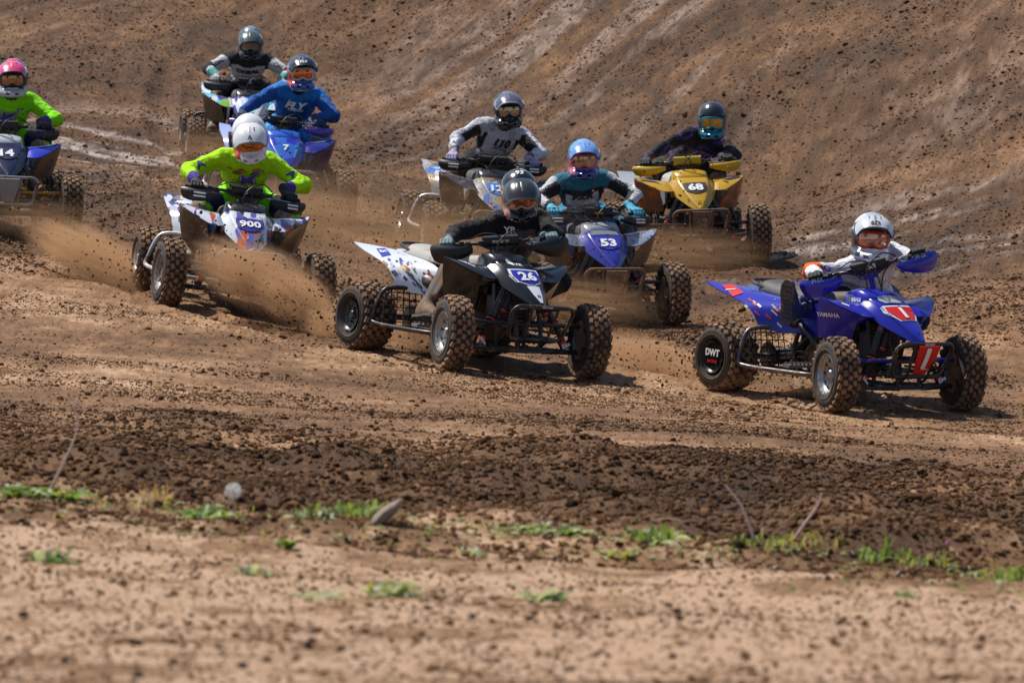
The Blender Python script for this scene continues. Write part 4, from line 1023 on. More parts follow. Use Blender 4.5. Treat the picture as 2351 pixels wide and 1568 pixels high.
    link_mesh('lens', LIB['lens'], lens_mat(H.get('lens', (.5, .16, .04)), H.get('alpha', .72)), gg); link_mesh('strap', LIB['strap'], mat('goggle_strap', H.get('strap', BLACK), .8, 0, .2), gg)
    hb = BVHTree.FromPolygons([Vector(p) for p in HV], [tuple(int(i) for i in q) for q in HF])
    pb = BVHTree.FromPolygons([p.co.copy() for p in LIB['peak'].vertices], [tuple(p.vertices) for p in LIB['peak'].polygons])
    T = Quad(); T.root = root; T.body = body; T.bv = bv; T.C = C; T.U = U; T.F = Fw; T.S = Sx; T.hel = hel; T.hb = hb; T.pb = pb; T.pts = pts; T.P = P; T.HM = HM; T.M = M
    T.cam = (cl - C).normalized()
    return T
def chest_text(T, s, size, drop, mat_, lat=0.0, bold=.03, shear=0, wx=1.0):
    N = (T.F * .6 + T.cam * .6).normalized(); O = T.C - T.U * drop + T.F * .1 + T.S * lat
    return put_text('print', T.bv, s, size, O, N, T.S, mat_, T.body, bold, shear, .013, wx)
def chest_shape(T, rows, drop, lat, mat_, ang=0.0, name='print'):
    N = (T.F * .6 + T.cam * .6).normalized(); O = T.C - T.U * drop + T.F * .1 + T.S * lat
    V, F = poly_rows(rows, 5, 3)
    if ang: c, s = math.cos(ang), math.sin(ang); V = V @ np.array(((c, s), (-s, c)))
    return put_print(name, T.bv, V, F, O, N, T.S, mat_, T.body, .012)
def arm_text(T, s, txt, size, part, t, mat_, up=.0, rot=0):
    a, b = (T.pts['sh_' + s], T.pts['el_' + s]) if part == 'u' else (T.pts['el_' + s], T.pts['wr_' + s])
    O = a + (b - a) * t; N = (T.cam + Vector((0, 0, up))).normalized(); ax = (b - a).normalized()
    if ax.dot(T.S) < 0: ax = -ax
    return put_text('print', T.bv, txt, size, O, N, ax, mat_, T.body, .03, 0, .011)
def helmet_text(T, txt, size, O, N, mat_, peak=False, bold=.03):
    return put_text('print', T.pb if peak else T.hb, txt, size, O, N, (0, 1, 0), mat_, T.hel, bold, 0, .004)
# ------------------------------------------------------------------ build
build_library(); std_mats()
M_ALL['boot_sole'] = mat('boot_sole', (.02, .02, .02), .8, 0, .5)
build_gear()
BLUE = srgb('2327a6'); QB = {}
pl = lambda c, d=.22, **k: mat('body_plastic', c, .28, 0, d, coat=.3, **k)

def num_plate(Q, txt, size, bgm, fgm, rows, edge=None, bar=None):
    N = (.55, 0, .83); O = (.625, 0, .655)
    if edge: put_print('number_panel', Q.bvh, *poly_rows([(y * 1.16 + .003, a * 1.16, b * 1.16) for y, a, b in rows], 8, 3), O, N, (0, 1, 0), edge, Q.parts['hood'], .004)
    put_print('number_panel', Q.bvh, *poly_rows(rows, 8, 3), O, N, (0, 1, 0), bgm, Q.parts['hood'], .007)
    put_text('number', Q.bvh, txt, size, O, N, (0, 1, 0), fgm, Q.parts['hood'], .04, 0, .013, 1.1)
def plate_text(Q, txt, size, m, wx=1.0):
    put_text('number', Q.bvhp, txt, size, (.90, 0, .375), (.88, 0, .3), (0, 1, 0), m, Q.parts['number_plate'], .07, 0, .008, wx)
def stickers(Q, part, n, mats, x0, x1, y, z0, z1, seed, N=None, smin_=.012):
    g = random.Random(seed)
    for i in range(n):
        x = g.uniform(x0, x1); z = g.uniform(z0, z1); w = g.uniform(.012, .030); h = g.uniform(.004, .009)
        nrm = N or (.2, math.copysign(.8, y), .6)
        V, F = poly_rows([(h, -w, w * .9), (-h, -w * .9, w)], 3, 2)
        put_print('sticker', Q.bvh, V, F, (x, y, z), nrm, (.85, 0 if abs(nrm[1]) > .3 else 1, -.35), g.choice(mats), Q.parts[part], .004)
W_, K_, R_, B_, Y_, G_ = (M_ALL[k] for k in ('white_print', 'black_print', 'red_print', 'blue_print', 'yellow_print', 'grey_print'))
plate_rows = [(.075, -.112, .112), (.03, -.112, .112), (-.03, -.085, .085), (-.072, -.058, .058)]
shield = [(.075, -.100, .100), (.02, -.106, .106), (-.045, -.086, .086), (-.085, -.020, .020)]

# --- the leader: blue quad number 1
c = dict(hood=pl(BLUE, .12), rear=pl(BLUE, .14), stem=mat('blue_stem', BLUE, .3, .3, .1), arm=mat('blue_arm', BLUE, .35, .3, .3), rim_rear=mat('black_rim', (.015, .015, .016), .35, .4, .2), rim_front=mat('worn_rim', (.33, .33, .34), .35, .8, .2),
         hg=pl(BLUE, .12), plate=M_ALL['red_print'], nerf=mat('worn_bar', (.12, .12, .125), .35, .8, .4))
Q = QB['q1'] = build_quad('q1', 'blue quad bike with red number 1 plate, leading at the right', c)
num_plate(Q, '1', .11, R_, W_, plate_rows, W_); plate_text(Q, '1', .13, W_, 1.0)
put_text('lettering', Q.bvh, 'YAMAHA', .028, (.34, -.40, .62), (.55, -.80, .1), (.80, .55, 0), W_, Q.parts['guard_r'], .02)
put_text('lettering', Q.bvh, 'YAMAHA', .030, (.30, -.2, .745), (.25, -.80, .55), (1, .2, -.12), W_, Q.parts['tank'], .02)
put_text('lettering', Q.bvh, '1', .07, (-.80, -.36, .69), (.1, -.35, .93), (1, -.4, 0), W_, Q.parts['rear_fender_r'], .03, off=.008)
put_print('panel', Q.bvh, *poly_rows([(.045, -.14, .10), (-.045, -.10, .13)], 6, 2), (-.80, -.34, .69), (.1, -.35, .93), (1, -.4, 0), R_, Q.parts['rear_fender_r'], .004)
stickers(Q, 'rear_fender_r', 16, [W_, W_, Y_, G_, R_], -.60, -.28, -.32, .50, .63, 3)
stickers(Q, 'wing_r', 3, [W_, R_, Y_], .40, .48, -.36, .70, .70, 5, (.1, -.2, .95))
put_text('lettering', Q.bvhs, 'odi', .036, (.03, .015, .055), (1, 0, .15), (0, 1, 0), W_, Q.parts['pad'], .03, off=.003)
for s, g in (('l', 1), ('r', -1)): put_text('lettering', Q.bvhs, 'PHX', .03, (.07, g * .37, .05), (1, g * .25, .1), (0, 1, 0), G_, Q.parts['hg_' + s], .02, off=.003)
wl = Q.parts['wheel_rear_r']; flat_text('lettering', 'DWT', .05, (0, .122, .03), (0, 1, 0), (-1, 0, 0), W_, wl, .05); flat_text('lettering', 'RACING', .022, (0, .122, -.03), (0, 1, 0), (-1, 0, 0), R_, wl, .04)
def sponsor(Q):
    for g in (1, -1): flat_text('lettering', 'Elka', .030, (.685, g * .335, .215), (.9, -g * .3, .3), (.2, .8, g * .55), W_, Q.parts['shock_' + ('l' if g > 0 else 'r')], .04, .2)
    flat_text('lettering', 'FACTORY', .014, (.935, 0, .482), (1, 0, .2), (0, 1, 0), W_, Q.parts['bumper'], .02)
sponsor(Q); flat_text('lettering', 'WALSH', .026, (.695, -.27, .352), (.95, -.2, .25), (.15, 1, 0), G_, Q.parts['arm_u_r'], .03)
# --- number 26: black and white
WH = srgb('d9dde6'); c = dict(hood=pl((.012, .014, .018), .12), wing=pl((.012, .014, .018), .16), guard=pl((.010, .011, .013), .2), rear=pl(WH, .12), side=pl((.012, .014, .018), .2), tank=pl((.012, .014, .018), .1),
        seat=mat('grey_seat', (.36, .35, .33), .7, 0, .3, bump=.3, bscale=200), rim_front=mat('grey_rim', (.30, .30, .31), .4, .7, .25), rim_rear=mat('dark_rim', (.03, .03, .032), .35, .5, .2), nerf=mat('worn_black_bar', (.035, .035, .038), .35, .6, .35))
Q = QB['q26'] = build_quad('q26', 'black quad bike with white rear fender and blue number 26', c)
num_plate(Q, '26', .098, B_, W_, shield, W_)
put_print('panel', Q.bvh, *poly_rows([(.07, -.05, .05), (-.02, -.035, .035), (-.10, -.01, .01)], 6, 3), (.77, 0, .56), (.55, 0, .83), (0, 1, 0), mat('white_nose', WH, .3, 0, .15), Q.parts['hood'], .005)
put_text('lettering', Q.bvh, 'YAMAHA', .022, (.42, -.36, .70), (.2, -.4, .9), (.8, .6, 0), W_, Q.parts['wing_r'], .02)
put_print('panel', Q.bvh, *poly_rows([(.035, -.11, .09), (-.035, -.08, .11)], 6, 2), (-.76, -.32, .69), (.1, -.35, .93), (1, -.4, 0), B_, Q.parts['rear_fender_r'], .004)
put_text('lettering', Q.bvh, '26', .055, (-.76, -.32, .69), (.1, -.35, .93), (1, -.4, 0), W_, Q.parts['rear_fender_r'], .03, off=.008)
stickers(Q, 'rear_fender_r', 46, [K_, K_, K_, G_, G_, B_, B_, R_, Y_], -.62, -.24, -.30, .47, .655, 11)
stickers(Q, 'hood', 4, [W_, Y_], .45, .5, -.05, .71, .72, 13, (.3, 0, .95))
put_text('lettering', Q.bvhs, 'PHOENIX', .020, (.03, 0, .055), (1, 0, .15), (0, 1, 0), W_, Q.parts['pad'], .02, off=.003)
sponsor(Q)
# --- number 900: white, purple and orange graphics
gr9 = pl(None, .30, colors=(srgb('d0d4e0'), srgb('3c3a8c'), srgb('c6cad6'), srgb('23242c'), srgb('a9adc0'), srgb('5a5aa0'), srgb('d0d4e0'), srgb('b8502a'), srgb('70748a')), gscale=9.0)
c = dict(hood=gr9, rear=gr9, guard=pl((.035, .028, .024), .5), tank=pl((.02, .02, .022), .2), side=gr9, bumper=mat('pale_bar', (.42, .42, .42), .4, .6, .5), nerf=mat('pale_nerf', (.55, .55, .55), .4, .5, .4), rim_front=mat('dull_rim', (.25, .25, .25), .4, .7, .4))
Q = QB['q900'] = build_quad('q900', 'white and purple quad bike number 900 throwing up dust', c)
num_plate(Q, '900', .078, mat('purple_print', srgb('2f2c86'), .4, 0, .25), W_, shield); 
put_text('lettering', Q.bvh, '900', .06, (-.70, -.31, .68), (.6, -.35, .75), (.75, .6, 0), W_, Q.parts['rear_fender_r'], .03, off=.008)
put_text('lettering', Q.bvhs, 'S', .028, (.03, 0, .055), (1, 0, .15), (0, 1, 0), W_, Q.parts['pad'], .02, off=.003)
# --- number 53: grey with blue nose
GY = srgb('7d8498'); gr53 = pl(None, .30, colors=(GY, srgb('6d7487'), srgb('8a93a8'), srgb('5c6276'), GY, srgb('3b3ea8')), gscale=5.0)
c = dict(hood=pl(srgb('262c92'), .22), wing=gr53, rear=gr53, guard=pl((.06, .06, .065), .5), tank=pl(srgb('8f949c'), .35), bumper=mat('brown_bar', (.12, .10, .09), .5, .5, .7), plate=mat('dusty_plate', (.35, .30, .28), .6, 0, .6))
Q = QB['q53'] = build_quad('q53', 'grey quad bike with blue nose and number 53', c)
put_print('panel', Q.bvh, *poly_rows([(.07, -.10, .10), (-.035, -.115, .115)], 6, 3), (.49, 0, .72), (.3, 0, .95), (0, 1, 0), mat('grey_panel', srgb('6f7688'), .35, 0, .25), Q.parts['hood'], .004)
num_plate(Q, '53', .098, mat('blue_panel', srgb('2a30a4'), .4, 0, .15), W_, shield, None); plate_text(Q, '53', .09, mat('dusty_brown_print', (.16, .10, .09), .6, 0, .5), 1.0)
put_text('lettering', Q.bvhs, 'renthal', .02, (.03, 0, .055), (1, 0, .15), (0, 1, 0), Y_, Q.parts['pad'], .02, off=.003)
# --- grey and gold quad behind number 26
gr11 = pl(None, .42, colors=(srgb('a9aab0'), srgb('3c3d42'), srgb('8c8e96'), srgb('26272b'), srgb('a08a4a'), srgb('c6c8ce'), srgb('2f6fb8')), gscale=6.0)
c = dict(hood=gr11, rear=gr11, wing=pl(srgb('35363c'), .4), guard=pl((.03, .028, .026), .5), tank=pl((.03, .03, .033), .25), bumper=mat('brown_bar', (.12, .10, .09), .5, .5, .7), nerf=mat('pale_nerf', (.55, .55, .55), .4, .5, .4), pad=mat('pad_cloth', (.008, .009, .012), .7, 0, .1))
Q = QB['q110'] = build_quad('q110', 'muddy grey and gold quad bike partly hidden behind number 26', c)
num_plate(Q, '121', .085, mat('sky_blue_panel', srgb('2f7fd0'), .4, 0, .2), W_, shield)
put_print('panel', Q.bvh, *poly_rows([(.035, -.10, .08), (-.035, -.07, .10)], 6, 2), (-.70, -.31, .68), (.6, -.35, .75), (.75, .6, 0), mat('sky_blue_panel', srgb('2f7fd0'), .4, 0, .2), Q.parts['rear_fender_r'], .004)
put_text('lettering', Q.bvh, '12', .05, (-.70, -.31, .68), (.6, -.35, .75), (.75, .6, 0), W_, Q.parts['rear_fender_r'], .03, off=.008)
# --- number 68: yellow
YE = srgb('b98f10'); c = dict(hood=pl(YE, .22), rear=pl(srgb('8f9096'), .35), wing=pl(YE, .25), guard=pl(srgb('c8641a'), .62), tank=pl(YE, .2), hg=pl(srgb('c49a10'), .15), pad=pl(srgb('b89c14'), .2), bumper=mat('brown_bar', (.12, .10, .09), .5, .5, .7),
        seat=mat('pale_seat', (.40, .39, .36), .7, 0, .4, bump=.3, bscale=200), plate=mat('dusty_plate2', (.16, .13, .12), .6, 0, .7))
Q = QB['q68'] = build_quad('q68', 'yellow quad bike with orange mud guards and number 68', c)
num_plate(Q, '68', .098, K_, W_, shield); stickers(Q, 'wing_r', 3, [K_, K_, G_], .40, .50, -.30, .70, .70, 5, (.1, -.2, .95)); stickers(Q, 'wing_l', 3, [K_, K_, G_], .40, .50, .30, .70, .70, 6, (.1, .2, .95)); stickers(Q, 'tank', 4, [K_, W_], .25, .40, -.08, .8, .8, 7, (.3, 0, .95)); plate_text(Q, '68', .08, mat('dusty_print', (.35, .31, .29), .6, 0, .5))
for s, g in (('l', 1), ('r', -1)):
    put_print('panel', Q.bvh, *poly_rows([(.012, -.08, .06), (-.014, -.05, .09)], 4, 2), (.42, g * .37, .71), (.35, 0, .93), (-.4, g * 1, 0), mat('dark_blue_print', srgb('1d2f4a'), .4, 0, .2), Q.parts['wing_' + s], .005)
# --- blue quad with the rider in blue
LB = srgb('2c62bc'); c = dict(hood=pl(None, .18, colors=(LB, srgb('2a2fa8'), srgb('4f8cd8'), srgb('23248c'), LB), gscale=4.0), rear=pl(srgb('9aa6d8'), .2), wing=pl(srgb('202284'), .2), guard=pl(srgb('1b1c66'), .35), tank=pl(srgb('2a62c8'), .15), bumper=mat('grey_bar', (.35, .35, .36), .4, .6, .4), nerf=mat('grey_bar', (.35, .35, .36), .4, .6, .4), hg=pl(srgb('4b3fa0'), .15))
Q = QB['qfly'] = build_quad('qfly', 'blue quad bike behind the white helmeted rider', c)
put_text('number', Q.bvh, '7', .08, (.625, 0, .655), (.55, 0, .83), (0, 1, 0), W_, Q.parts['hood'], .035, 0, .011)
put_text('lettering', Q.bvhs, 'renthal', .02, (.03, 0, .055), (1, 0, .15), (0, 1, 0), Y_, Q.parts['pad'], .02, off=.003)
# --- cyan and purple quad at the back
grO = pl(None, .22, colors=(srgb('5fc4e2'), srgb('d6dbe2'), srgb('4b3c92'), srgb('7fd0e6'), srgb('8cb83c'), srgb('d6dbe2')), gscale=5.0)
c = dict(hood=grO, rear=pl(None, .25, colors=(srgb('c8d6de'), srgb('6fc0dc'), srgb('c8d6de'), srgb('8e9aa6')), gscale=6.0), wing=grO, guard=pl((.06, .06, .03), .5), tank=pl((.02, .02, .025), .2), pad=mat('pad_cloth', (.008, .009, .012), .7, 0, .1))
Q = QB['qone'] = build_quad('qone', 'cyan, white and purple quad bike, farthest back', c)
put_text('lettering', Q.bvhs, 'K', .03, (.03, 0, .055), (1, 0, .15), (0, 1, 0), W_, Q.parts['pad'], .02, off=.003)
# --- dark blue quad cut by the left edge
c = dict(hood=pl(srgb('1c2244'), .2), rear=pl(srgb('2232a0'), .2), wing=pl(srgb('2638b8'), .18), guard=pl((.05, .05, .06), .6), tank=pl(srgb('b9bcc0'), .2), bumper=mat('grey_bar', (.35, .35, .36), .4, .6, .4), arm=mat('gold_arm', srgb('c98a1e'), .4, .2, .3), plate=M_ALL['grey_print'])
Q = QB['q14'] = build_quad('q14', 'dark blue quad bike cut off by the left edge', c)
num_plate(Q, '14', .1, mat('navy_panel', srgb('1f2650'), .4, 0, .15), W_, shield, None)

for k, m_, txt in (('q1', G_, ''), ('q26', None, 'YR'), ('q53', None, ''), ('q68', None, ''), ('q900', None, ''), ('qfly', None, '')):
    Q = QB[k]
    if m_: put_print('panel', Q.bvh, *poly_rows([(.045, -.085, .085), (0, -.095, .095), (-.035, -.07, .07)], 8, 3), (.49, 0, .735), (.3, 0, .95), (0, 1, 0), m_, Q.parts['hood'], .005)
    if txt: put_text('lettering', Q.bvh, txt, .036, (.50, 0, .73), (.3, 0, .95), (0, 1, 0), W_, Q.parts['hood'], .02, .1, .007)
    put_text('badge', Q.bvh, 'O', .026, (.80, 0, .54), (.7, 0, .7), (0, 1, 0), K_, Q.parts['hood'], .05, 0, .007)
    for sx in (1, -1):      # bolts that hold the plastics
        for (bx, by, bz) in ((.46, .165, .72), (.40, .36, .74), (-.45, .24, .66), (-.72, .22, .69)):
            V, F = poly_rows([(.008, -.004, .004), (.004, -.008, .008), (-.004, -.008, .008), (-.008, -.004, .004)], 2, 1)
            put_print('bolt', Q.bvh, V, F, (bx, sx * by, bz), (0, 0, 1), (0, 1, 0), M_ALL['steel'], Q.root, .004)
for k in ('q900', 'q53', 'q110'):
    for sd, g_ in (('l', 1), ('r', -1)):
        for dz in (.012, -.012): put_print('panel', QB[k].bvhs, *poly_rows([(.006, -.045, .045), (-.006, -.04, .05)], 4, 2), (.06, g_ * .36, -.004 + dz), (1, g_ * .25, .1), (0, 1, 0), W_, QB[k].parts['hg_' + sd], .003)
# ------------------------------------------------------------------ riders
blackg = mat('black_glove', (.014, .014, .016), .8, 0, .2); whiteg = mat('grey_glove', (.36, .37, .40), .8, 0, .3); tealg = mat('blue_glove', srgb('3a9cb8'), .8, 0, .2)
boot_k = mat('black_boot', (.02, .02, .024), .5, 0, .5); boot_b = mat('blue_boot', srgb('24365e'), .5, 0, .35); boot_w = mat('white_boot', (.45, .44, .43), .5, 0, .7); boot_m = mat('muddy_boot', (.03, .027, .025), .6, 0, .55)
PURP = srgb('4b3a8e'); NAV = srgb('22204a'); NEON = srgb('a8e612'); NEON2 = srgb('86e014')
PR = {}
PR['q1'] = build_person(QB['q1'], 'rider in white and orange jersey leaning off the blue quad', dict(
    head=(2000, 549, -.15), look=(4, 6, -4), hs=1.09, neck=(-.09, .03, -.135), pelvis_px=(2012, 735, -.62), sroll=2, syaw=-6, elbow_r=(-.35, -1, .12), elbow_l=(0, 1, -.35),
    foot_r=(-.10, -.36, .62), toe_r=(.10, -.12, 1), knee_r=(-.1, -.2, 1), foot_l=(-.10, .34, .352), knee_l=(.5, 1, .4),
    colors=dict(jersey=srgb('d6d8e2'), upper=srgb('d2d5e0'), fore=srgb('d8d8dc'), elbow=srgb('e0622c'), pants=srgb('1e2a54'), waist=srgb('e4d6d2'), panel=srgb('e0e0e6'), panel_w=.10), dirt=.15,
    glove=blackg, boot=boot_b, sole=mat('blue_sole', (.035, .045, .075), .7, 0, .5), helmet=dict(base=srgb('dde0e4'), side=srgb('20242e'), swoosh=srgb('c9ced6'), chin=srgb('e4e6ea'), jaw=srgb('c4c8d2'), right=srgb('3a3f4c'), crown=srgb('aab2ba'), peak=srgb('c2c8ce'), trim=srgb('3c4048'), vent=srgb('7a8088'), frame=srgb('c23a28'), lens=(.75, .45, .32), strap=srgb('2c3a70'), rim=srgb('e8e8ea'))))
T = PR['q1']; chest_text(T, 'YAMAHA', .03, 0.057, K_, -.02); helmet_text(T, '6D', .04, (.24, 0, .11), (.8, 0, .6), K_, True)
arm_text(T, 'r', 'O', .05, 'u', .45, B_, .3)
PR['q26'] = build_person(QB['q26'], 'rider in black and brown jersey on number 26', dict(
    head=(1192, 447, -.12), look=(6, 24, 2), neck=(-.10, .06, -.145), pelvis_px=(1160, 640, -.46), sroll=-4, knee_r=(1, -.5, .5), foot_r=(-.12, -.30, .352),
    colors=dict(jersey=(.014, .014, .016), panel=srgb('6e5a58'), panel_w=.11, panel_bot=-.5, pants=(.016, .016, .018), upper=(.016, .016, .018), cuff=(.03, .03, .034), shin=(.05, .038, .028), neck=(.02, .02, .02)), dirt=.16,
    glove=mat('pale_grey_glove', srgb('6d7f80'), .8, 0, .2), boot=boot_m, helmet=dict(base=(.008, .009, .011), swoosh=(.22, .23, .24), side=(.014, .016, .02), right=srgb('b07a70'), peak=(.026, .030, .038), trim=(.12, .12, .13), vent=(.06, .065, .07), frame=srgb('b9a49a'), lens=(.55, .20, .10), strap=srgb('b9aaa4'), chin=(.02, .02, .02), rim=(.015, .015, .017))))
T = PR['q26']; chest_text(T, 'YR', .05, 0.050, W_, -.09); chest_text(T, 'JC', .04, 0.050, W_, .10)
for k in range(6): chest_shape(T, [(.004, -.07, .07), (-.004, -.07, .07)], .19 + .022 * k, .0, K_)
helmet_text(T, '93', .045, (.02, 0, .2), (.3, 0, 1), W_)
for i in range(6):
    for j in range(3):
        if (i + j) % 2 == 0: put_print('print', T.hb, *poly_rows([(.006, -.006, .006), (-.006, -.006, .006)], 1, 1), (-.02 + .013 * i - .05, .02 + .013 * j, .2), (.2, .1, 1), (0, 1, 0), G_, T.hel, .003)
PR['q900'] = build_person(QB['q900'], 'rider in neon yellow green jersey and white helmet on number 900', dict(
    head=(573, 316, -.12), look=(2, 26, 4), pelvis=(-.50, .12, .84), sroll=-7,
    colors=dict(jersey=NEON, pants=NEON2, cuff=PURP, cuff_t=.62, knee=NAV, neck=NAV), dirt=.14,
    glove=blackg, boot=boot_w, helmet=dict(base=srgb('dfe0e4'), right=srgb('c8452e'), peak=srgb('d6d8dc'), trim=srgb('7d7f86'), vent=srgb('b4b7be'), frame=srgb('d46a26'), lens=(.72, .26, .04), strap=srgb('d8742a'), chin=srgb('e8e8ea'), rim=srgb('e4e4e6'), jaw=srgb('e4e4e8'))))
PUR_P = mat('purple_cloth_print', PURP, .8, 0, .12); NAV_P = mat('navy_cloth_print', NAV, .8, 0, .12)
STAR = [(-.115, .012, -.115), ]
def star(T, drop, lat, k=1.0):
    """slanted star with a long tail, printed on the chest"""
    import itertools
    outl = [(-.125, -.045), (-.05, -.012), (-.045, .055), (-.005, .020), (.125, .075), (.055, .005), (.075, -.055), (.005, -.032), (-.06, -.062), (-.04, -.035)]
    N = (T.F * .6 + T.cam * .6).normalized(); O = T.C - T.U * drop + T.F * .1 + T.S * lat
    for sc, m, of in ((1.22, NAV_P, .011), (1.06, M_ALL['white_print'], .014), (.94, PUR_P, .017)):
        V = [(0, 0)]; n = len(outl); F = []
        for i in range(n):
            a, b = outl[i], outl[(i + 1) % n]
            for t in (0, .34, .67): V.append(((a[0] + (b[0] - a[0]) * t) * sc * k, (a[1] + (b[1] - a[1]) * t) * sc * k))
        m_ = len(V) - 1; inner = [(x * .5, y * .5) for x, y in V[1:]]; V += inner
        for i in range(m_):
            j = (i + 1) % m_; F += [(1 + i, 1 + j, 1 + m_ + j, 1 + m_ + i), (0, 1 + m_ + i, 1 + m_ + j)]
        put_print('print', T.bv, np.array(V), F, O, N, T.S, m, T.body, of)
T = PR['q900']; star(T, .125, .02, .9); chest_text(T, 'alpine', .022, 0.050, NAV_P, .09); chest_text(T, 'JS', .024, 0.100, R_, .115)
g = random.Random(4)
for i in range(26): chest_shape(T, [(.006, -.020, .020), (-.006, -.018, .022)], g.choice((.03, .05, .07, .20, .225, .25, .275)), g.uniform(-.12, .12), g.choice((NAV_P, NAV_P, R_, K_)))
for s in 'lr': arm_text(T, s, 'A', .07, 'u', .62, PUR_P, .3)
helmet_text(T, 'A', .035, (.24, 0, .11), (.8, 0, .6), K_, True)
PR['q53'] = build_person(QB['q53'], 'rider in white and teal jersey lettered FXR', dict(
    head=(1340, 368, -.18), look=(2, 8, 0), pelvis=(-.52, .07, .86), sroll=-2,
    colors=dict(jersey=(.02, .025, .03), panel=srgb('c9cdd6'), panel_w=.135, panel_top=-.09, yoke=srgb('2f6f84'), neck=srgb('2f7f98'), pants=srgb('2c86b4'), upper=(.02, .022, .026), stripe=srgb('c0c4cc'), cuff=(.03, .03, .035), pbands=((.02, .025, .04), .8, .3)),
    glove=tealg, boot=boot_k, helmet=dict(base=srgb('4aa4cc'), peak=srgb('6a98d6'), trim=srgb('2c3c80'), crown=srgb('7fa6dc'), jaw=srgb('35509c'), right=srgb('c86a80'), vent=srgb('5a6fb8'), frame=srgb('d05a6a'), lens=(.55, .42, .34), strap=srgb('58a8c8'), chin=srgb('30408c'), rim=srgb('3f62b0'))))
T = PR['q53']; chest_text(T, 'FXR', .062, 0.112, K_, 0, .05, .25, 1.25)
for s in 'lr': arm_text(T, s, 'FXR', .055, 'u', .55, K_, .3)
PR['q110'] = build_person(QB['q110'], 'rider in white and black jersey numbered 110', dict(
    head=(1166, 255, -.20), look=(5, 6, 2), pelvis=(-.54, .12, .88), sroll=-5,
    colors=dict(jersey=(.02, .02, .022), panel=srgb('c6c9d6'), panel_w=.135, panel_top=.02, panel_bot=-.36, yoke=srgb('bcc0ce'), upper=(.02, .02, .022), stripe=srgb('c6c9d6'), fore=srgb('b9bdca'), cuff=srgb('6f6a64'), pants=(.018, .018, .02), knee=srgb('4a3c2c')), dirt=.34,
    glove=mat('lilac_glove', srgb('9a94b4'), .8, 0, .3), boot=boot_m, helmet=dict(base=(.02, .022, .028), trim=srgb('9a98b0'), peak=srgb('54546c'), crown=srgb('6c6c86'), swoosh=srgb('8a8aa8'), side=srgb('3a3c40'), vent=(.02, .02, .03), frame=(.02, .02, .02), lens=(.50, .40, .30), strap=(.02, .02, .02), jaw=(.02, .022, .024))))
T = PR['q110']; chest_text(T, '110', .085, 0.095, K_, .02, .06, .2); chest_text(T, 'RACING', .024, 0.163, K_, .02, .02)
chest_shape(T, [(.003, -.10, .10), (-.003, -.09, .10)], .275, .02, K_)
PR['q68'] = build_person(QB['q68'], 'rider in black and purple jersey on the yellow quad', dict(
    head=(1635, 279, -.20), look=(0, 10, 0), pelvis=(-.52, .17, .86), sroll=-3,
    colors=dict(jersey=(.016, .016, .02), pants=(.016, .016, .018), upper=(.016, .016, .02), cuff=(.05, .04, .06), bands=(srgb('4a3478'), .9, .86), shin=srgb('5a4632')), dirt=.3,
    glove=blackg, boot=boot_m, helmet=dict(base=srgb('33373f'), metal=.3, side=(.03, .035, .04), jaw=srgb('1a5a6e'), chin=srgb('1f7a94'), rim=(.02, .02, .02), peak=None, frame=srgb('1f7f98'), lens=(.65, .48, .12), strap=srgb('1f6f88'))))
T = PR['q68']; PV = mat('violet_cloth_print', srgb('5c3f98'), .8, 0, .2); [chest_shape(T, [(.030, -.004 + .0, .026), (-.030, -.020, .010)], .125, -.09 + .045 * k, PV) for k in range(5)]
chest_shape(T, [(.012, -.09, .11), (-.012, -.09, .10)], .09, .03, PV)
PR['qfly'] = build_person(QB['qfly'], 'rider in all blue gear lettered FLY', dict(
    head=(692, 170, -.22), look=(5, 5, 0), pelvis=(-.54, .20, .90), sroll=-6, knee_l=(1, .9, .3), torso=.52,
    colors=dict(jersey=srgb('1f66b4'), yoke=srgb('2478c4'), upper=srgb('1f5aa4'), fore=srgb('1c4f98'), panel=srgb('174a8c'), panel_w=.11, panel_top=-.10, pants=srgb('3f96dc'), neck=srgb('14284e')), dirt=.14,
    glove=mat('navy_glove', srgb('1c2c58'), .8, 0, .2), boot=boot_w, helmet=dict(base=srgb('1a2236'), swoosh=srgb('c4ccd8'), right=srgb('b8262e'), side=srgb('2c4c98'), peak=srgb('16203a'), crown=srgb('2e3442'), vent=srgb('24345e'), frame=srgb('c4ccd4'), lens=(.85, .20, .05), strap=srgb('b8c0d0'), chin=srgb('3a5ea8'), jaw=srgb('b8c4d6'), rim=srgb('20304e'))))
T = PR['qfly']; chest_text(T, 'FLY', .072, 0.100, W_, .0, .05, .3, 1.2); chest_text(T, 'YAMAHA', .026, 0.146, W_, .0, .02); helmet_text(T, 'FLY', .03, (.24, 0, .11), (.8, 0, .6), W_, True)
PR['qone'] = build_person(QB['qone'], 'rider in white and black jersey lettered ONEAL', dict(
    head=(575, 100, -.18), look=(0, 16, 0), pelvis=(-.54, .02, .88), sroll=0,
    colors=dict(jersey=srgb('cfccd4'), yoke=(.025, .028, .03), upper=srgb('c9c6d0'), cuff=srgb('4f9a98'), cuff_t=.45, elbow=(.03, .035, .035), pants=(.02, .02, .022), neck=(.03, .05, .05)), dirt=.2,
    glove=whiteg, boot=boot_k, helmet=dict(base=srgb('59666a'), metal=.35, peak=srgb('5a6668'), crown=srgb('8e999c'), side=srgb('2a3a3c'), vent=(.03, .03, .035), frame=(.02, .02, .02), lens=(.34, .33, .30), strap=(.02, .02, .02), jaw=(.03, .035, .038))))
T = PR['qone']; chest_text(T, 'ONEAL', .058, 0.104, K_, 0, .05, 0, 1.05); [chest_shape(T, [(.003, -.07, .07), (-.003, -.07, .07)], .175 + .016 * k, 0, G_) for k in range(2)]
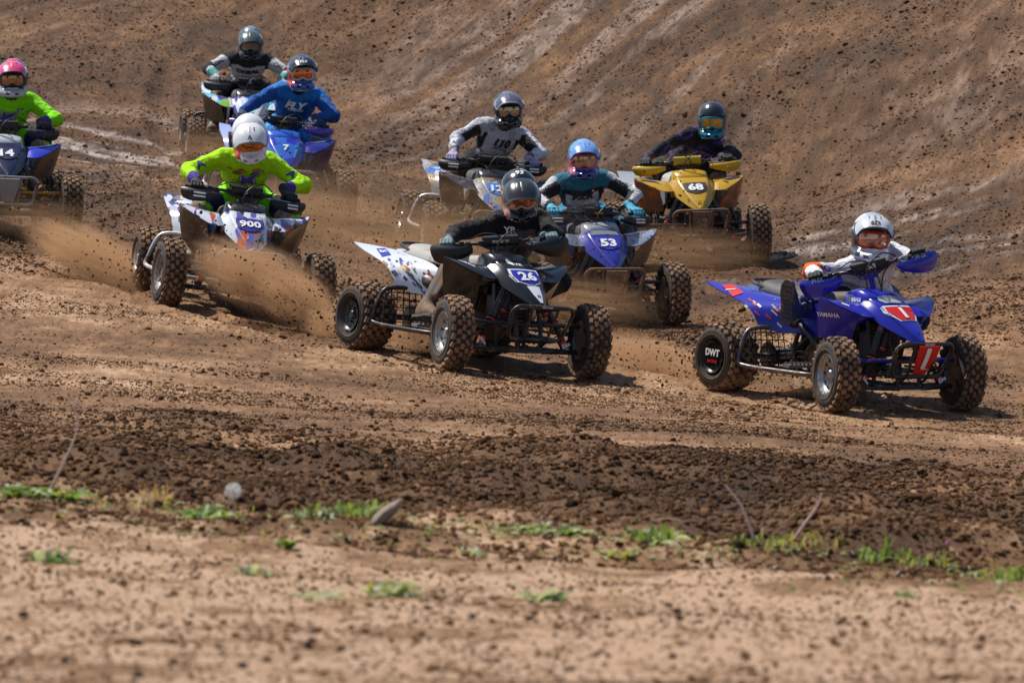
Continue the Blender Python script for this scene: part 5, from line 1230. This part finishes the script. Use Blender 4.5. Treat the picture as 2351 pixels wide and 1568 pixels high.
for s in 'lr': arm_text(T, s, 'ON', .05, 'u', .5, K_, .3)
PR['q14'] = build_person(QB['q14'], 'rider in neon green jersey and pink helmet at the left edge', dict(
    head=(30, 182, -.20), look=(-2, 8, 0), pelvis=(-.52, .10, .86), sroll=-3,
    colors=dict(jersey=NEON2, pants=NEON2, cuff=PURP, cuff_t=.6, knee=NAV, neck=NAV), dirt=.12,
    glove=blackg, boot=boot_w, helmet=dict(base=(.02, .022, .03), peak=srgb('d8407c'), crown=srgb('d8407c'), vent=srgb('c86a3a'), side=srgb('2a3346'), frame=(.03, .03, .035), lens=(.45, .30, .18), strap=(.02, .02, .02), chin=srgb('b8bcc4'), rim=(.02, .02, .02), jaw=srgb('9aa0a8'))))
T = PR['q14']; star(T, .125, -.02, .9); chest_text(T, 'alpine', .022, 0.050, NAV_P, .09)

ground = build_ground()

# ------------------------------------------------------------------ loose soil on the sheet
def on_ground(u, v):
    o = np.array((0, 0, CAM_Z)); d = np.array(at(u, v, 1.0)) - o; t = np.linspace(9, 80, 4000)
    p = o + d * t[:, None]; g = ground_z(p[:, 0], p[:, 1]); k = int(np.argmax(p[:, 2] < g)); return Vector((p[k, 0], p[k, 1], g[k]))
def soil_lump_mat(own=False):
    m, nt, b = new_mat('loose_soil'); vc = nd(nt, 'ShaderNodeAttribute', attribute_name='Col' if own else 'tone', attribute_type='GEOMETRY' if own else 'INSTANCER'); tc = nd(nt, 'ShaderNodeTexCoord')
    n = noise_node(nt, 2.2, 4, .7, tc.outputs['Object']); r = ramp(nt, n.outputs[0], .25, .75, (.55, .52, .50, 1), (1.35, 1.32, 1.28, 1))
    mx = nd(nt, 'ShaderNodeMix', data_type='RGBA', blend_type='MULTIPLY'); mx.inputs[0].default_value = 1; nt.links.new(vc.outputs[0], mx.inputs[6]); nt.links.new(r.outputs[0], mx.inputs[7])
    nt.links.new(mx.outputs[2], b.inputs['Base Color']); b.inputs['Roughness'].default_value = .95; b.inputs['Specular IOR Level'].default_value = .15
    bp = nd(nt, 'ShaderNodeBump'); bp.inputs['Strength'].default_value = .8; bp.inputs['Distance'].default_value = .008; n2 = noise_node(nt, 6, 3, .6, tc.outputs['Object']); nt.links.new(n2.outputs[0], bp.inputs['Height']); nt.links.new(bp.outputs[0], b.inputs['Normal'])
    return m
LUMP = soil_lump_mat(); LUMP_OWN = soil_lump_mat(True)
def scatter(n, y0, y1, s0, s1, power, g, sel=None, wide=.122):
    y = y0 + (y1 - y0) * g.random(n * 3); x = (g.random(n * 3) * 2 - 1) * wide * y
    keep = g.random(n * 3) < (y / y1)
    if sel is not None: keep &= g.random(n * 3) < sel(x, y)
    x, y = x[keep][:n], y[keep][:n]; s = s0 * (s1 / s0) ** (g.random(len(x)) ** power)
    return x, y, s
TONES = np.array([(.044, .022, .011), (.075, .038, .018), (.12, .060, .027), (.19, .098, .045), (.28, .155, .078), (.50, .32, .19)])
_PROTO = []
def lump_protos():
    if not _PROTO:
        V2, F2 = ico2(); g = np.random.default_rng(77)
        for k in range(8):
            v = V2 * (1 + .55 * (g.random((len(V2), 1)) - .5)) * (.7 + .6 * g.random(3)); v = np.maximum(v, -.9)
            _PROTO.append(bpy.data.objects.new('soil_lump', fast_mesh('soil_lump', v, F2, False))); _PROTO[-1].data.materials.append(LUMP)
    return _PROTO
_NG = []
def lump_nodes():
    if _NG: return _NG[0]
    ng = bpy.data.node_groups.new('loose_soil', 'GeometryNodeTree'); ng.interface.new_socket('Geometry', in_out='INPUT', socket_type='NodeSocketGeometry'); ng.interface.new_socket('Geometry', in_out='OUTPUT', socket_type='NodeSocketGeometry')
    N = ng.nodes.new; L = ng.links.new; gi = N('NodeGroupInput'); go = N('NodeGroupOutput'); jn = N('GeometryNodeJoinGeometry')
    for p in reversed(lump_protos()):
        oi = N('GeometryNodeObjectInfo'); oi.inputs['Object'].default_value = p; oi.inputs['As Instance'].default_value = True; L(oi.outputs['Geometry'], jn.inputs[0])
    ip = N('GeometryNodeInstanceOnPoints'); ip.inputs['Pick Instance'].default_value = True; L(gi.outputs[0], ip.inputs['Points']); L(jn.outputs[0], ip.inputs['Instance'])
    def attr(nm, ty): a = N('GeometryNodeInputNamedAttribute'); a.data_type = ty; a.inputs['Name'].default_value = nm; return a.outputs['Attribute']
    L(attr('pick', 'INT'), ip.inputs['Instance Index']); L(attr('size', 'FLOAT_VECTOR'), ip.inputs['Scale'])
    er = N('FunctionNodeEulerToRotation'); L(attr('turn', 'FLOAT_VECTOR'), er.inputs[0]); L(er.outputs[0], ip.inputs['Rotation'])
    L(ip.outputs[0], go.inputs[0]); _NG.append(ng); return ng
def clods(name, label, n, y0, y1, s0, s1, power, mean, seed, sel=None, fine=False, sink=.25, flat=.6):
    g = np.random.default_rng(seed); x, y, s = scatter(n, y0, y1, s0, s1, power, g, sel); n = len(x)
    z = ground_z(x, y) + s * .25
    k = np.clip(mean + g.normal(size=n) * .8 + (fbm(x * .9 + 3, y * .6, 3) - .5) * 3, 0, 4.99); i = k.astype(int); f = (k - i)[:, None]
    tone = TONES[i] * (1 - f) + TONES[i + 1] * f
    me = bpy.data.meshes.new(name); me.vertices.add(n); me.vertices.foreach_set('co', np.stack([x, y, z], 1).astype(np.float32).ravel())
    a = me.attributes.new('size', 'FLOAT_VECTOR', 'POINT'); a.data.foreach_set('vector', (s[:, None] * np.array((1, 1, flat))).astype(np.float32).ravel())
    a = me.attributes.new('turn', 'FLOAT_VECTOR', 'POINT'); t = g.random((n, 3)) * 6.28; t[:, :2] = (g.random((n, 2)) - .5) * 1.0; a.data.foreach_set('vector', t.astype(np.float32).ravel())
    a = me.attributes.new('pick', 'INT', 'POINT'); a.data.foreach_set('value', g.integers(0, 8, n).astype(np.int32))
    a = me.attributes.new('tone', 'FLOAT_VECTOR', 'POINT'); a.data.foreach_set('vector', tone.astype(np.float32).ravel())
    me.update(); o = bpy.data.objects.new(name, me); col.objects.link(o); o.modifiers.new('loose_soil', 'NODES').node_group = lump_nodes(); tag(o, label, 'soil', kind='stuff')
zb = lambda x, y: zones(x, y)[1]; zv = lambda x, y: zones(x, y)[0]; zf = lambda x, y: zones(x, y)[2]
def bank_sel(lo, hi, k=.10):      # clods lie in bands that follow the ruts up the bank
    def f(x, y):
        s = x * 0.80 - y * 0.60; t = x * 0.60 + y * 0.80
        return k + sstep(lo, hi, .62 * fbm(s * 1.5 + 4, t * 0.35, 3) + .38 * fbm(x * 1.3 + 2, y * .8, 3))
    return f
def lane_sel(lo, hi, k=.10):
    def f(x, y): return (k + sstep(lo, hi, .6 * fbm((y + .10 * x) * 1.1, x * .35 + 3, 3) + .4 * fbm(x * 1.6, y * 1.1 + 4, 3))) * np.clip(1.1 - zones(x, y)[1] - zones(x, y)[2] * .4, .1, 1)
    return f
clods('berm_clods', 'dark crumbled soil of the berm in front of the track', 72000, 19.5, 35, .0035, .018, 1.6, 2.3, 21, zb)
clods('berm_lumps', 'big dark clods along the crest of the berm', 1100, 21, 34, .012, .038, 2.0, 1.6, 22, zb)
clods('verge_crumbs', 'small crumbs of earth on the pale dry verge', 20000, 12.2, 23, .002, .008, 1.5, 4.2, 23, zv)
clods('verge_clods', 'dark clods scattered on the pale dry verge', 1300, 12.2, 23, .004, .014, 1.7, 1.8, 24, zv)
clods('track_crumbs', 'crumbs of earth over the packed racing lane', 70000, 29, 46, .0025, .009, 1.5, 2.8, 25, lane_sel(.44, .60, .12))
clods('track_clods', 'dark clods thrown on the racing lane', 2600, 31, 45, .006, .022, 2.0, 1.7, 26, lane_sel(.48, .64, .08))
clods('bank_crumbs', 'loose earth covering the bank behind the riders', 130000, 43, 74, .004, .015, 1.6, 2.0, 27, bank_sel(.40, .58, .40), flat=.42)
clods('bank_clods', 'dark clods on the rough bank behind the riders', 8000, 43, 74, .010, .032, 2.2, 1.5, 28, bank_sel(.46, .62, .12), flat=.5)
# pale pebbles and bits of straw
g = np.random.default_rng(5); x, y, s = scatter(220, 12.5, 60, .003, .012, 1.8, g)
o = lumps('pebbles', np.stack([x, y, ground_z(x, y) + s * .4], 1), s, mat('pebble_stone', (.32, .26, .20), .85, 0, .3), .6, True, .4); tag(o, 'pale pebbles strewn over the dirt', 'pebbles', kind='stuff')
b = MB()
for i in range(170):
    yy = g.uniform(19, 45); xx = g.uniform(-.1, .1) * yy; zz = float(ground_z(xx, yy)) + .012; a = g.uniform(0, 6.3); L = g.uniform(.015, .05); dx, dy = math.cos(a) * L, math.sin(a) * L
    b.tube([(xx - dx, yy - dy, zz), (xx, yy, zz + .008), (xx + dx, yy + dy, zz)], .0018, 4)
o = link_mesh('straw_bits', b.mesh(), mat('straw', (.40, .30, .18), .8, 0, 0)); tag(o, 'bits of pale straw lying on the dirt', 'straw', kind='stuff')

# ------------------------------------------------------------------ weeds along the verge
def leaf_mat(c):
    m, nt, b_ = new_mat('leaf'); tc = nd(nt, 'ShaderNodeTexCoord'); n = noise_node(nt, 30, 3, .6, tc.outputs['Object'])
    nt.links.new(mixc(nt, n.outputs[0], tuple(x * .55 for x in c), tuple(min(1, x * 1.35) for x in c)), b_.inputs['Base Color']); b_.inputs['Roughness'].default_value = .5
    b_.inputs['Transmission Weight'].default_value = 0; b_.inputs['Subsurface Weight'].default_value = .0
    tr = nd(nt, 'ShaderNodeBsdfTranslucent'); tr.inputs[0].default_value = (min(1, c[0] * 1.8), min(1, c[1] * 1.8), c[2], 1); ms = nd(nt, 'ShaderNodeMixShader'); ms.inputs[0].default_value = .45
    nt.links.new(b_.outputs[0], ms.inputs[1]); nt.links.new(tr.outputs[0], ms.inputs[2]); nt.links.new(ms.outputs[0], nt.nodes['Material Output'].inputs[0]); return m
LEAF = {'g': leaf_mat((.14, .20, .05)), 'y': leaf_mat((.25, .25, .07)), 'p': leaf_mat((.33, .36, .26)), 'o': leaf_mat((.32, .21, .11)), 'r': leaf_mat((.46, .29, .21)), 'd': leaf_mat((.08, .14, .04)), 's': leaf_mat((.45, .37, .26))}
def leaves(b, n, L, w, up, g, spread=.03):
    for i in range(n):
        a = g.uniform(0, 6.3); el = g.uniform(*up); l = L * g.uniform(.5, 1.1); ww = w * g.uniform(.6, 1.2); ox, oy = g.uniform(-spread, spread), g.uniform(-spread, spread)
        d = Vector((math.cos(a) * math.cos(el), math.sin(a) * math.cos(el), math.sin(el))); sd = Vector((-math.sin(a), math.cos(a), 0)); v = []; f = []
        for k in range(6):
            t = k / 5; c = Vector((ox, oy, 0)) + d * l * t + Vector((0, 0, -.45 * l * t * t)); wk = ww * math.sin(math.pi * min(.97, .12 + .86 * t)) * .5
            v += [c + sd * wk + Vector((0, 0, wk * .5)), c, c - sd * wk + Vector((0, 0, wk * .5))]
        for k in range(5): q = 3 * k; f += [(q, q + 3, q + 4, q + 1), (q + 1, q + 4, q + 5, q + 2)]
        b.add(v, f)
def weed(u, v, label, parts, seed):
    g = random.Random(seed); p = on_ground(u, v); r = empty('weed', Matrix.Translation(p)); tag(r, label, 'weed', 'weeds on the verge')
    for kind, n, L, w, up, spread in parts:
        b = MB(); leaves(b, int(n * 1.7), L * 1.5, w * 1.25, (up[0] + .15, up[1] + .1), g, spread * 1.25); link_mesh('leaves', b.mesh(), LEAF[kind], r)
    return r
lo_, hi_ = (.15, .9), (.7, 1.45)
W = [(48, 1135, 'low green weed at the left edge of the verge', [('g', 20, .07, .022, lo_, .06), ('p', 6, .06, .02, lo_, .06)]),
 (152, 1146, 'low green weed just right of the tall reddish stalk', [('g', 18, .07, .026, lo_, .045), ('y', 6, .06, .015, hi_, .04)]),
 (350, 1158, 'thin orange seed weed left of the dandelion', [('o', 22, .10, .005, (.6, 1.5), .05), ('y', 8, .06, .012, lo_, .06)]),
 (462, 1192, 'broad leafed green weed just left of the dandelion', [('g', 22, .075, .022, lo_, .07), ('p', 12, .06, .02, lo_, .07)]),
 (725, 1188, 'sparse green weed left of the grey stone', [('g', 12, .06, .014, hi_, .06), ('p', 8, .05, .016, lo_, .06)]),
 (812, 1190, 'upright green weed touching the grey stone', [('g', 20, .085, .014, hi_, .06), ('y', 10, .06, .012, hi_, .05)]),
 (660, 1258, 'single bright green leaf tuft below the dandelion row', [('g', 9, .05, .024, (.5, 1.4), .015)]),
 (112, 1290, 'green weed alone low at the left edge', [('p', 10, .05, .014, hi_, .03), ('d', 14, .06, .016, lo_, .05)]),
 (585, 1322, 'small grey green weed in the middle of the verge', [('p', 12, .045, .012, hi_, .035), ('d', 5, .04, .012, lo_, .03)]),
 (898, 1368, 'largest spreading weed on the pale verge', [('p', 16, .075, .018, lo_, .05), ('y', 14, .06, .016, hi_, .05), ('g', 6, .05, .015, lo_, .05)]),
 (728, 1372, 'flat pale weed left of the largest spreading weed', [('p', 14, .05, .014, lo_, .045)]),
 (1083, 1275, 'tiny pale green weed right of the grey stone', [('p', 9, .04, .014, lo_, .03), ('g', 4, .04, .012, lo_, .03)]),
 (1214, 1222, 'small weed patch in the middle of the row', [('g', 12, .055, .016, lo_, .06), ('p', 8, .05, .016, lo_, .06)]),
 (1300, 1230, 'low bright green weed under a bent dry stem', [('g', 10, .06, .03, lo_, .03), ('p', 6, .06, .02, lo_, .06)]),
 (1500, 1245, 'leafy weed left of the two dry stalks', [('g', 16, .08, .018, hi_, .06), ('p', 6, .07, .035, lo_, .05)]),
 (1428, 1283, 'yellowish weed below the leafy one left of the stalks', [('y', 14, .05, .016, lo_, .05)]),
 (1752, 1255, 'grassy weed between the two dry stalks', [('g', 26, .06, .008, hi_, .09), ('y', 12, .08, .006, hi_, .09)]),
 (1880, 1262, 'thin yellow grass right of the dry stalks', [('y', 18, .09, .006, hi_, .08), ('o', 8, .10, .005, hi_, .06)]),
 (2030, 1290, 'tall green weed left of the purple flower', [('g', 30, .07, .010, hi_, .08), ('g', 8, .13, .010, (1.2, 1.5), .02)]),
 (2116, 1300, 'low grassy weed under the purple flower', [('y', 20, .06, .008, hi_, .07), ('g', 10, .05, .010, hi_, .06)]),
 (2270, 1328, 'yellow green weed near the right edge', [('y', 22, .06, .014, lo_, .10), ('o', 6, .09, .006, hi_, .05)]),
 (2325, 1335, 'weed nearest the right edge of the row', [('g', 16, .07, .012, hi_, .04)]),
 (1256, 1378, 'grey leafed weed low in the middle of the verge', [('p', 14, .055, .026, lo_, .04), ('d', 8, .05, .02, lo_, .04)]),
 (2082, 1370, 'tiny weed alone low on the right', [('d', 7, .035, .016, lo_, .02), ('g', 4, .03, .01, lo_, .02)])]
for i, (u, v, l, p) in enumerate(W): weed(u, v, l, p, 100 + i)
_g = random.Random(12); rowpts = [(-20, 1140), (350, 1165), (600, 1188), (900, 1195), (1200, 1222), (1500, 1245), (1750, 1258), (2030, 1288), (2370, 1340)]
for kind, n, L, w, up, lb in (('g', 150, .045, .012, lo_, 'scattered small green leaves in a ragged row along the verge'), ('p', 110, .040, .014, lo_, 'scattered pale grey green leaves along the verge'), ('s', 170, .055, .004, (.1, 1.3), 'dry straw coloured grass blades along the verge'), ('y', 110, .05, .006, hi_, 'thin yellow green grass blades along the verge')):
    b = MB()
    for i in range(n):
        u = _g.uniform(-20, 2370); v = float(np.interp(u, [p[0] for p in rowpts], [p[1] for p in rowpts])) + abs(_g.gauss(0, 1)) * 34 - 14
        if _g.random() > .25 + .9 * float(fbm(np.array(u * .012 + ord(kind) % 7), np.array(3.0), 2)): continue
        p = on_ground(u, v); k = len(b.v); leaves(b, _g.randint(2, 4), L, w, up, _g, .015); b.v[k:] = [tuple(Vector(q) + p) for q in b.v[k:]]
    o = link_mesh('ground_cover', b.mesh(), LEAF[kind]); tag(o, lb, 'ground cover', kind='stuff')
def stalk(base, top, bend, r, label, kind, D=None):
    p = on_ground(*base); D_ = (CAM_M.inverted() @ p).z * -1; t = at(top[0], top[1], D_) - p; b = MB()
    side = Vector((bend, 0, 0)); b.tube([Vector((0, 0, -.01)), t * .35 + side * .7, t * .7 + side, t], [r * 1.1, r * .9, r * .6], 6, smooth=5)
    o = link_mesh('dry_stalk', b.mesh(), mat('dry_stem', (.80, .58, .48) if kind == 'r' else (.5, .4, .25), .7, 0, 0)); o.location = p; tag(o, label, 'stalk', 'dry stalks on the verge'); return o
stalk((106, 1135), (165, 918), .05, .005, 'tall reddish stalk curving up at the left', 'r')
stalk((1737, 1255), (1664, 1112), .02, .0055, 'pale dry stalk leaning left, on the right half', 'r')
stalk((1822, 1235), (1887, 1132), .015, .0055, 'pale dry stalk leaning right, on the right half', 'r')
stalk((1340, 1222), (1280, 1202), .0, .004, 'short bent dry stem lying over a green weed', 'r')
# dandelion clock: stem, core and a ball of fine bristles
p = on_ground(548, 1195); D_ = -(CAM_M.inverted() @ p).z; t = at(535, 1127, D_) - p
r = empty('dandelion', Matrix.Translation(p)); tag(r, 'white dandelion seed head on a thin stem', 'dandelion')
b = MB(); b.tube([(0, 0, 0), t * .5 + Vector((.008, 0, 0)), t], .0022, 6, smooth=4); link_mesh('stem', b.mesh(), LEAF['y'], r)
b = MB(); g = random.Random(2)
for i in range(170):
    d = Vector((g.gauss(0, 1), g.gauss(0, 1), g.gauss(0, 1))).normalized(); e = t + d * .026; b.tube([t + d * .004, e], .0005, 3, cap=False); q = d.orthogonal().normalized(); w = d.cross(q)
    for k in range(5):
        a = k * 1.2566; b.tube([e, e + d * .005 + (q * math.cos(a) + w * math.sin(a)) * .005], .0006, 3, cap=False)
so_ = link_mesh('seeds', b.mesh(), mat('seed_fluff', (.85, .84, .80), .9, 0, 0), r); so_['kind'] = 'stuff'
# purple flower
p = on_ground(2178, 1300); D_ = -(CAM_M.inverted() @ p).z; t = at(2176, 1245, D_) - p; r = empty('flower', Matrix.Translation(p)); tag(r, 'small purple flower near the right edge', 'flower')
b = MB(); b.tube([(0, 0, 0), t * .6 + Vector((.006, 0, 0)), t], .002, 6, smooth=3); link_mesh('stem', b.mesh(), LEAF['g'], r)
b = MB(); leaves(b, 14, .022, .010, (.2, 1.4), random.Random(3), .002); o = link_mesh('petals', b.mesh(), leaf_mat((.40, .16, .42)), r); o.location = t
b = MB(); leaves(b, 8, .05, .012, lo_, random.Random(4), .02); link_mesh('leaves', b.mesh(), LEAF['g'], r)
# the stone
p = on_ground(884, 1200); V2, F2 = ico2(); g = np.random.default_rng(9); d = np.array((.9, .5, .6)); vv = V2 * (1 + .18 * (g.random((len(V2), 1)) - .5)); vv = np.clip(vv, -.85, .8) * (.075, .05, .055)
a = R(-28); vv = np.stack([vv[:, 0] * math.cos(a) + vv[:, 2] * math.sin(a) * -1, vv[:, 1], vv[:, 0] * math.sin(a) * -1 + vv[:, 2] * math.cos(a)], 1)
o = link_mesh('stone', fast_mesh('stone', vv, F2, False), mat('stone', (.24, .19, .15), .85, 0, .4, bump=.4)); o.location = p + Vector((0, 0, .030)); tag(o, 'grey brown angular stone among the weeds', 'stone')

# ------------------------------------------------------------------ dust kicked up by the wheels, and dirt in the air
def dust_mat(dens, aniso=.3, stretch=(1.2, 2.0, 4.2), tint=(.78, .50, .29)):
    m = bpy.data.materials.new('dust'); m.use_nodes = True; nt = m.node_tree; nt.nodes.remove(nt.nodes['Principled BSDF'])
    v = nd(nt, 'ShaderNodeVolumePrincipled'); v.inputs['Color'].default_value = (*tint, 1); v.inputs['Anisotropy'].default_value = aniso
    tc = nd(nt, 'ShaderNodeTexCoord'); oi = nd(nt, 'ShaderNodeObjectInfo'); ln = nd(nt, 'ShaderNodeVectorMath', operation='LENGTH'); nt.links.new(tc.outputs['Object'], ln.inputs[0])
    fo = nd(nt, 'ShaderNodeMapRange', interpolation_type='SMOOTHSTEP'); nt.links.new(ln.outputs['Value'], fo.inputs[0]); fo.inputs[1].default_value = .95; fo.inputs[2].default_value = .1; fo.inputs[3].default_value = 0; fo.inputs[4].default_value = 1
    mp = nd(nt, 'ShaderNodeMapping'); nt.links.new(tc.outputs['Object'], mp.inputs[0]); mp.inputs['Scale'].default_value = stretch; nt.links.new(oi.outputs['Location'], mp.inputs['Location'])
    n = noise_node(nt, 1.5, 4, .62, mp.outputs[0], .4); rp = nd(nt, 'ShaderNodeMapRange'); nt.links.new(n.outputs[0], rp.inputs[0]); rp.inputs[1].default_value = .36; rp.inputs[2].default_value = .68; rp.inputs[3].default_value = .04; rp.inputs[4].default_value = 1
    mu = nd(nt, 'ShaderNodeMath', operation='MULTIPLY'); nt.links.new(fo.outputs[0], mu.inputs[0]); nt.links.new(rp.outputs[0], mu.inputs[1])
    m2 = nd(nt, 'ShaderNodeMath', operation='MULTIPLY'); nt.links.new(mu.outputs[0], m2.inputs[0]); m2.inputs[1].default_value = dens; nt.links.new(m2.outputs[0], v.inputs['Density'])
    nt.links.new(v.outputs[0], nt.nodes['Material Output'].inputs['Volume']); return m
SPH = fast_mesh('dust_cloud', ico2()[0] * 1.06, ico2()[1])
CLOUDS = [  # u, v, distance, half sizes in metres, tilt in the picture plane, density, label
 (600, 640, 40.9, (.66, .45, .30), 22, 17.0, 'tan dust plume in front of number 900'),
 (690, 700, 40.6, (.48, .40, .24), 34, 22.0, 'thick dust fan left of the rear wheel of number 26'),
 (765, 765, 40.2, (.30, .30, .17), 40, 26.0, 'dense dust at the rear wheel of number 26'),
 (235, 605, 43.2, (.78, .7, .28), 26, 15.0, 'dust plume behind the rear wheel of number 900'),
 (320, 655, 42.9, (.40, .4, .24), 35, 20.0, 'dense dust at the rear wheel of number 900'),
 (965, 765, 39.9, (.46, .35, .20), 8, 10.0, 'dust under the rear of number 26'),
 (1500, 825, 40.2, (.62, .5, .20), 20, 13.0, 'dust plume behind the rear wheel of the leading quad'),
 (1585, 865, 39.9, (.26, .3, .13), 24, 20.0, 'dense dust at the rear wheel of the leading quad'),
 (1800, 880, 38.9, (.42, .3, .10), 5, 8.0, 'low dust beneath the leading quad'),
 (1330, 690, 45.1, (.85, .5, .28), 6, 2.9, 'brown dust round the wheels of number 53'),
 (1570, 575, 48.9, (.95, .6, .28), 4, 2.9, 'brown dust round the wheels of the yellow quad'),
 (1010, 560, 48.6, (.85, .6, .32), 6, 2.2, 'brown dust beside the muddy grey quad'),
 (690, 470, 49.9, (.95, .6, .30), 6, 2.2, 'brown dust under the blue quad at the back'),
 (510, 350, 57.4, (1.0, .7, .32), 6, 2.2, 'brown dust round the farthest quad'),
 (90, 500, 46.9, (.70, .6, .24), 4, 1.5, 'brown dust round the quad at the left edge'),
 (840, 520, 46.5, (2.6, 2.2, .62), 6, .7, 'thin haze of dust hanging in the middle of the pack')]
for u, v, D, hs, tilt, dn, lb in CLOUDS:
    o = link_mesh('dust_cloud', SPH, dust_mat(dn, tint=(.58, .36, .20) if dn < 3 else (.70, .43, .24))); o.location = at(u, v, D); o.scale = hs; o.rotation_euler = (0, R(tilt), 0); tag(o, lb, 'dust', kind='stuff')  # darker tint on the thin clouds puts their shadowed look into the colour
def airborne(name, label, specs, seed):
    g = np.random.default_rng(seed); P = []; S_ = []
    for u, v, D, hs, n, s0, s1 in specs:
        q = g.normal(size=(n, 3)) * .55 * np.array(hs) + np.array(at(u, v, D)); gz = ground_z(q[:, 0], q[:, 1]); q = q[q[:, 2] > gz + .01]
        P.append(q); S_.append(s0 * (s1 / s0) ** (g.random(len(q)) ** 2.2))
    P = np.concatenate(P); S_ = np.concatenate(S_); tone = TONES[g.integers(0, 4, len(P))]
    o = lumps(name, P, S_, LUMP_OWN, 1.0, False, .4, tone=tone); tag(o, label, 'dirt', kind='stuff')
airborne('flying_dirt', 'bits of dirt flying through the air around the wheels', [(u, v - 25, D, (hs[0] * 1.5, hs[1] * 1.5, hs[2] * 1.35), 520, .0025, .012) for u, v, D, hs, t, dn, lb in CLOUDS]
    + [(900, 520, 44, (2.2, 2.0, .9), 700, .003, .010), (560, 480, 46, (2.2, 2.5, .8), 600, .003, .011), (1400, 560, 47, (1.6, 2.0, .7), 400, .003, .010), (780, 420, 50, (1.6, 2, .8), 400, .003, .011), (220, 560, 44, (1.5, 1.2, .5), 300, .004, .016)], 31)
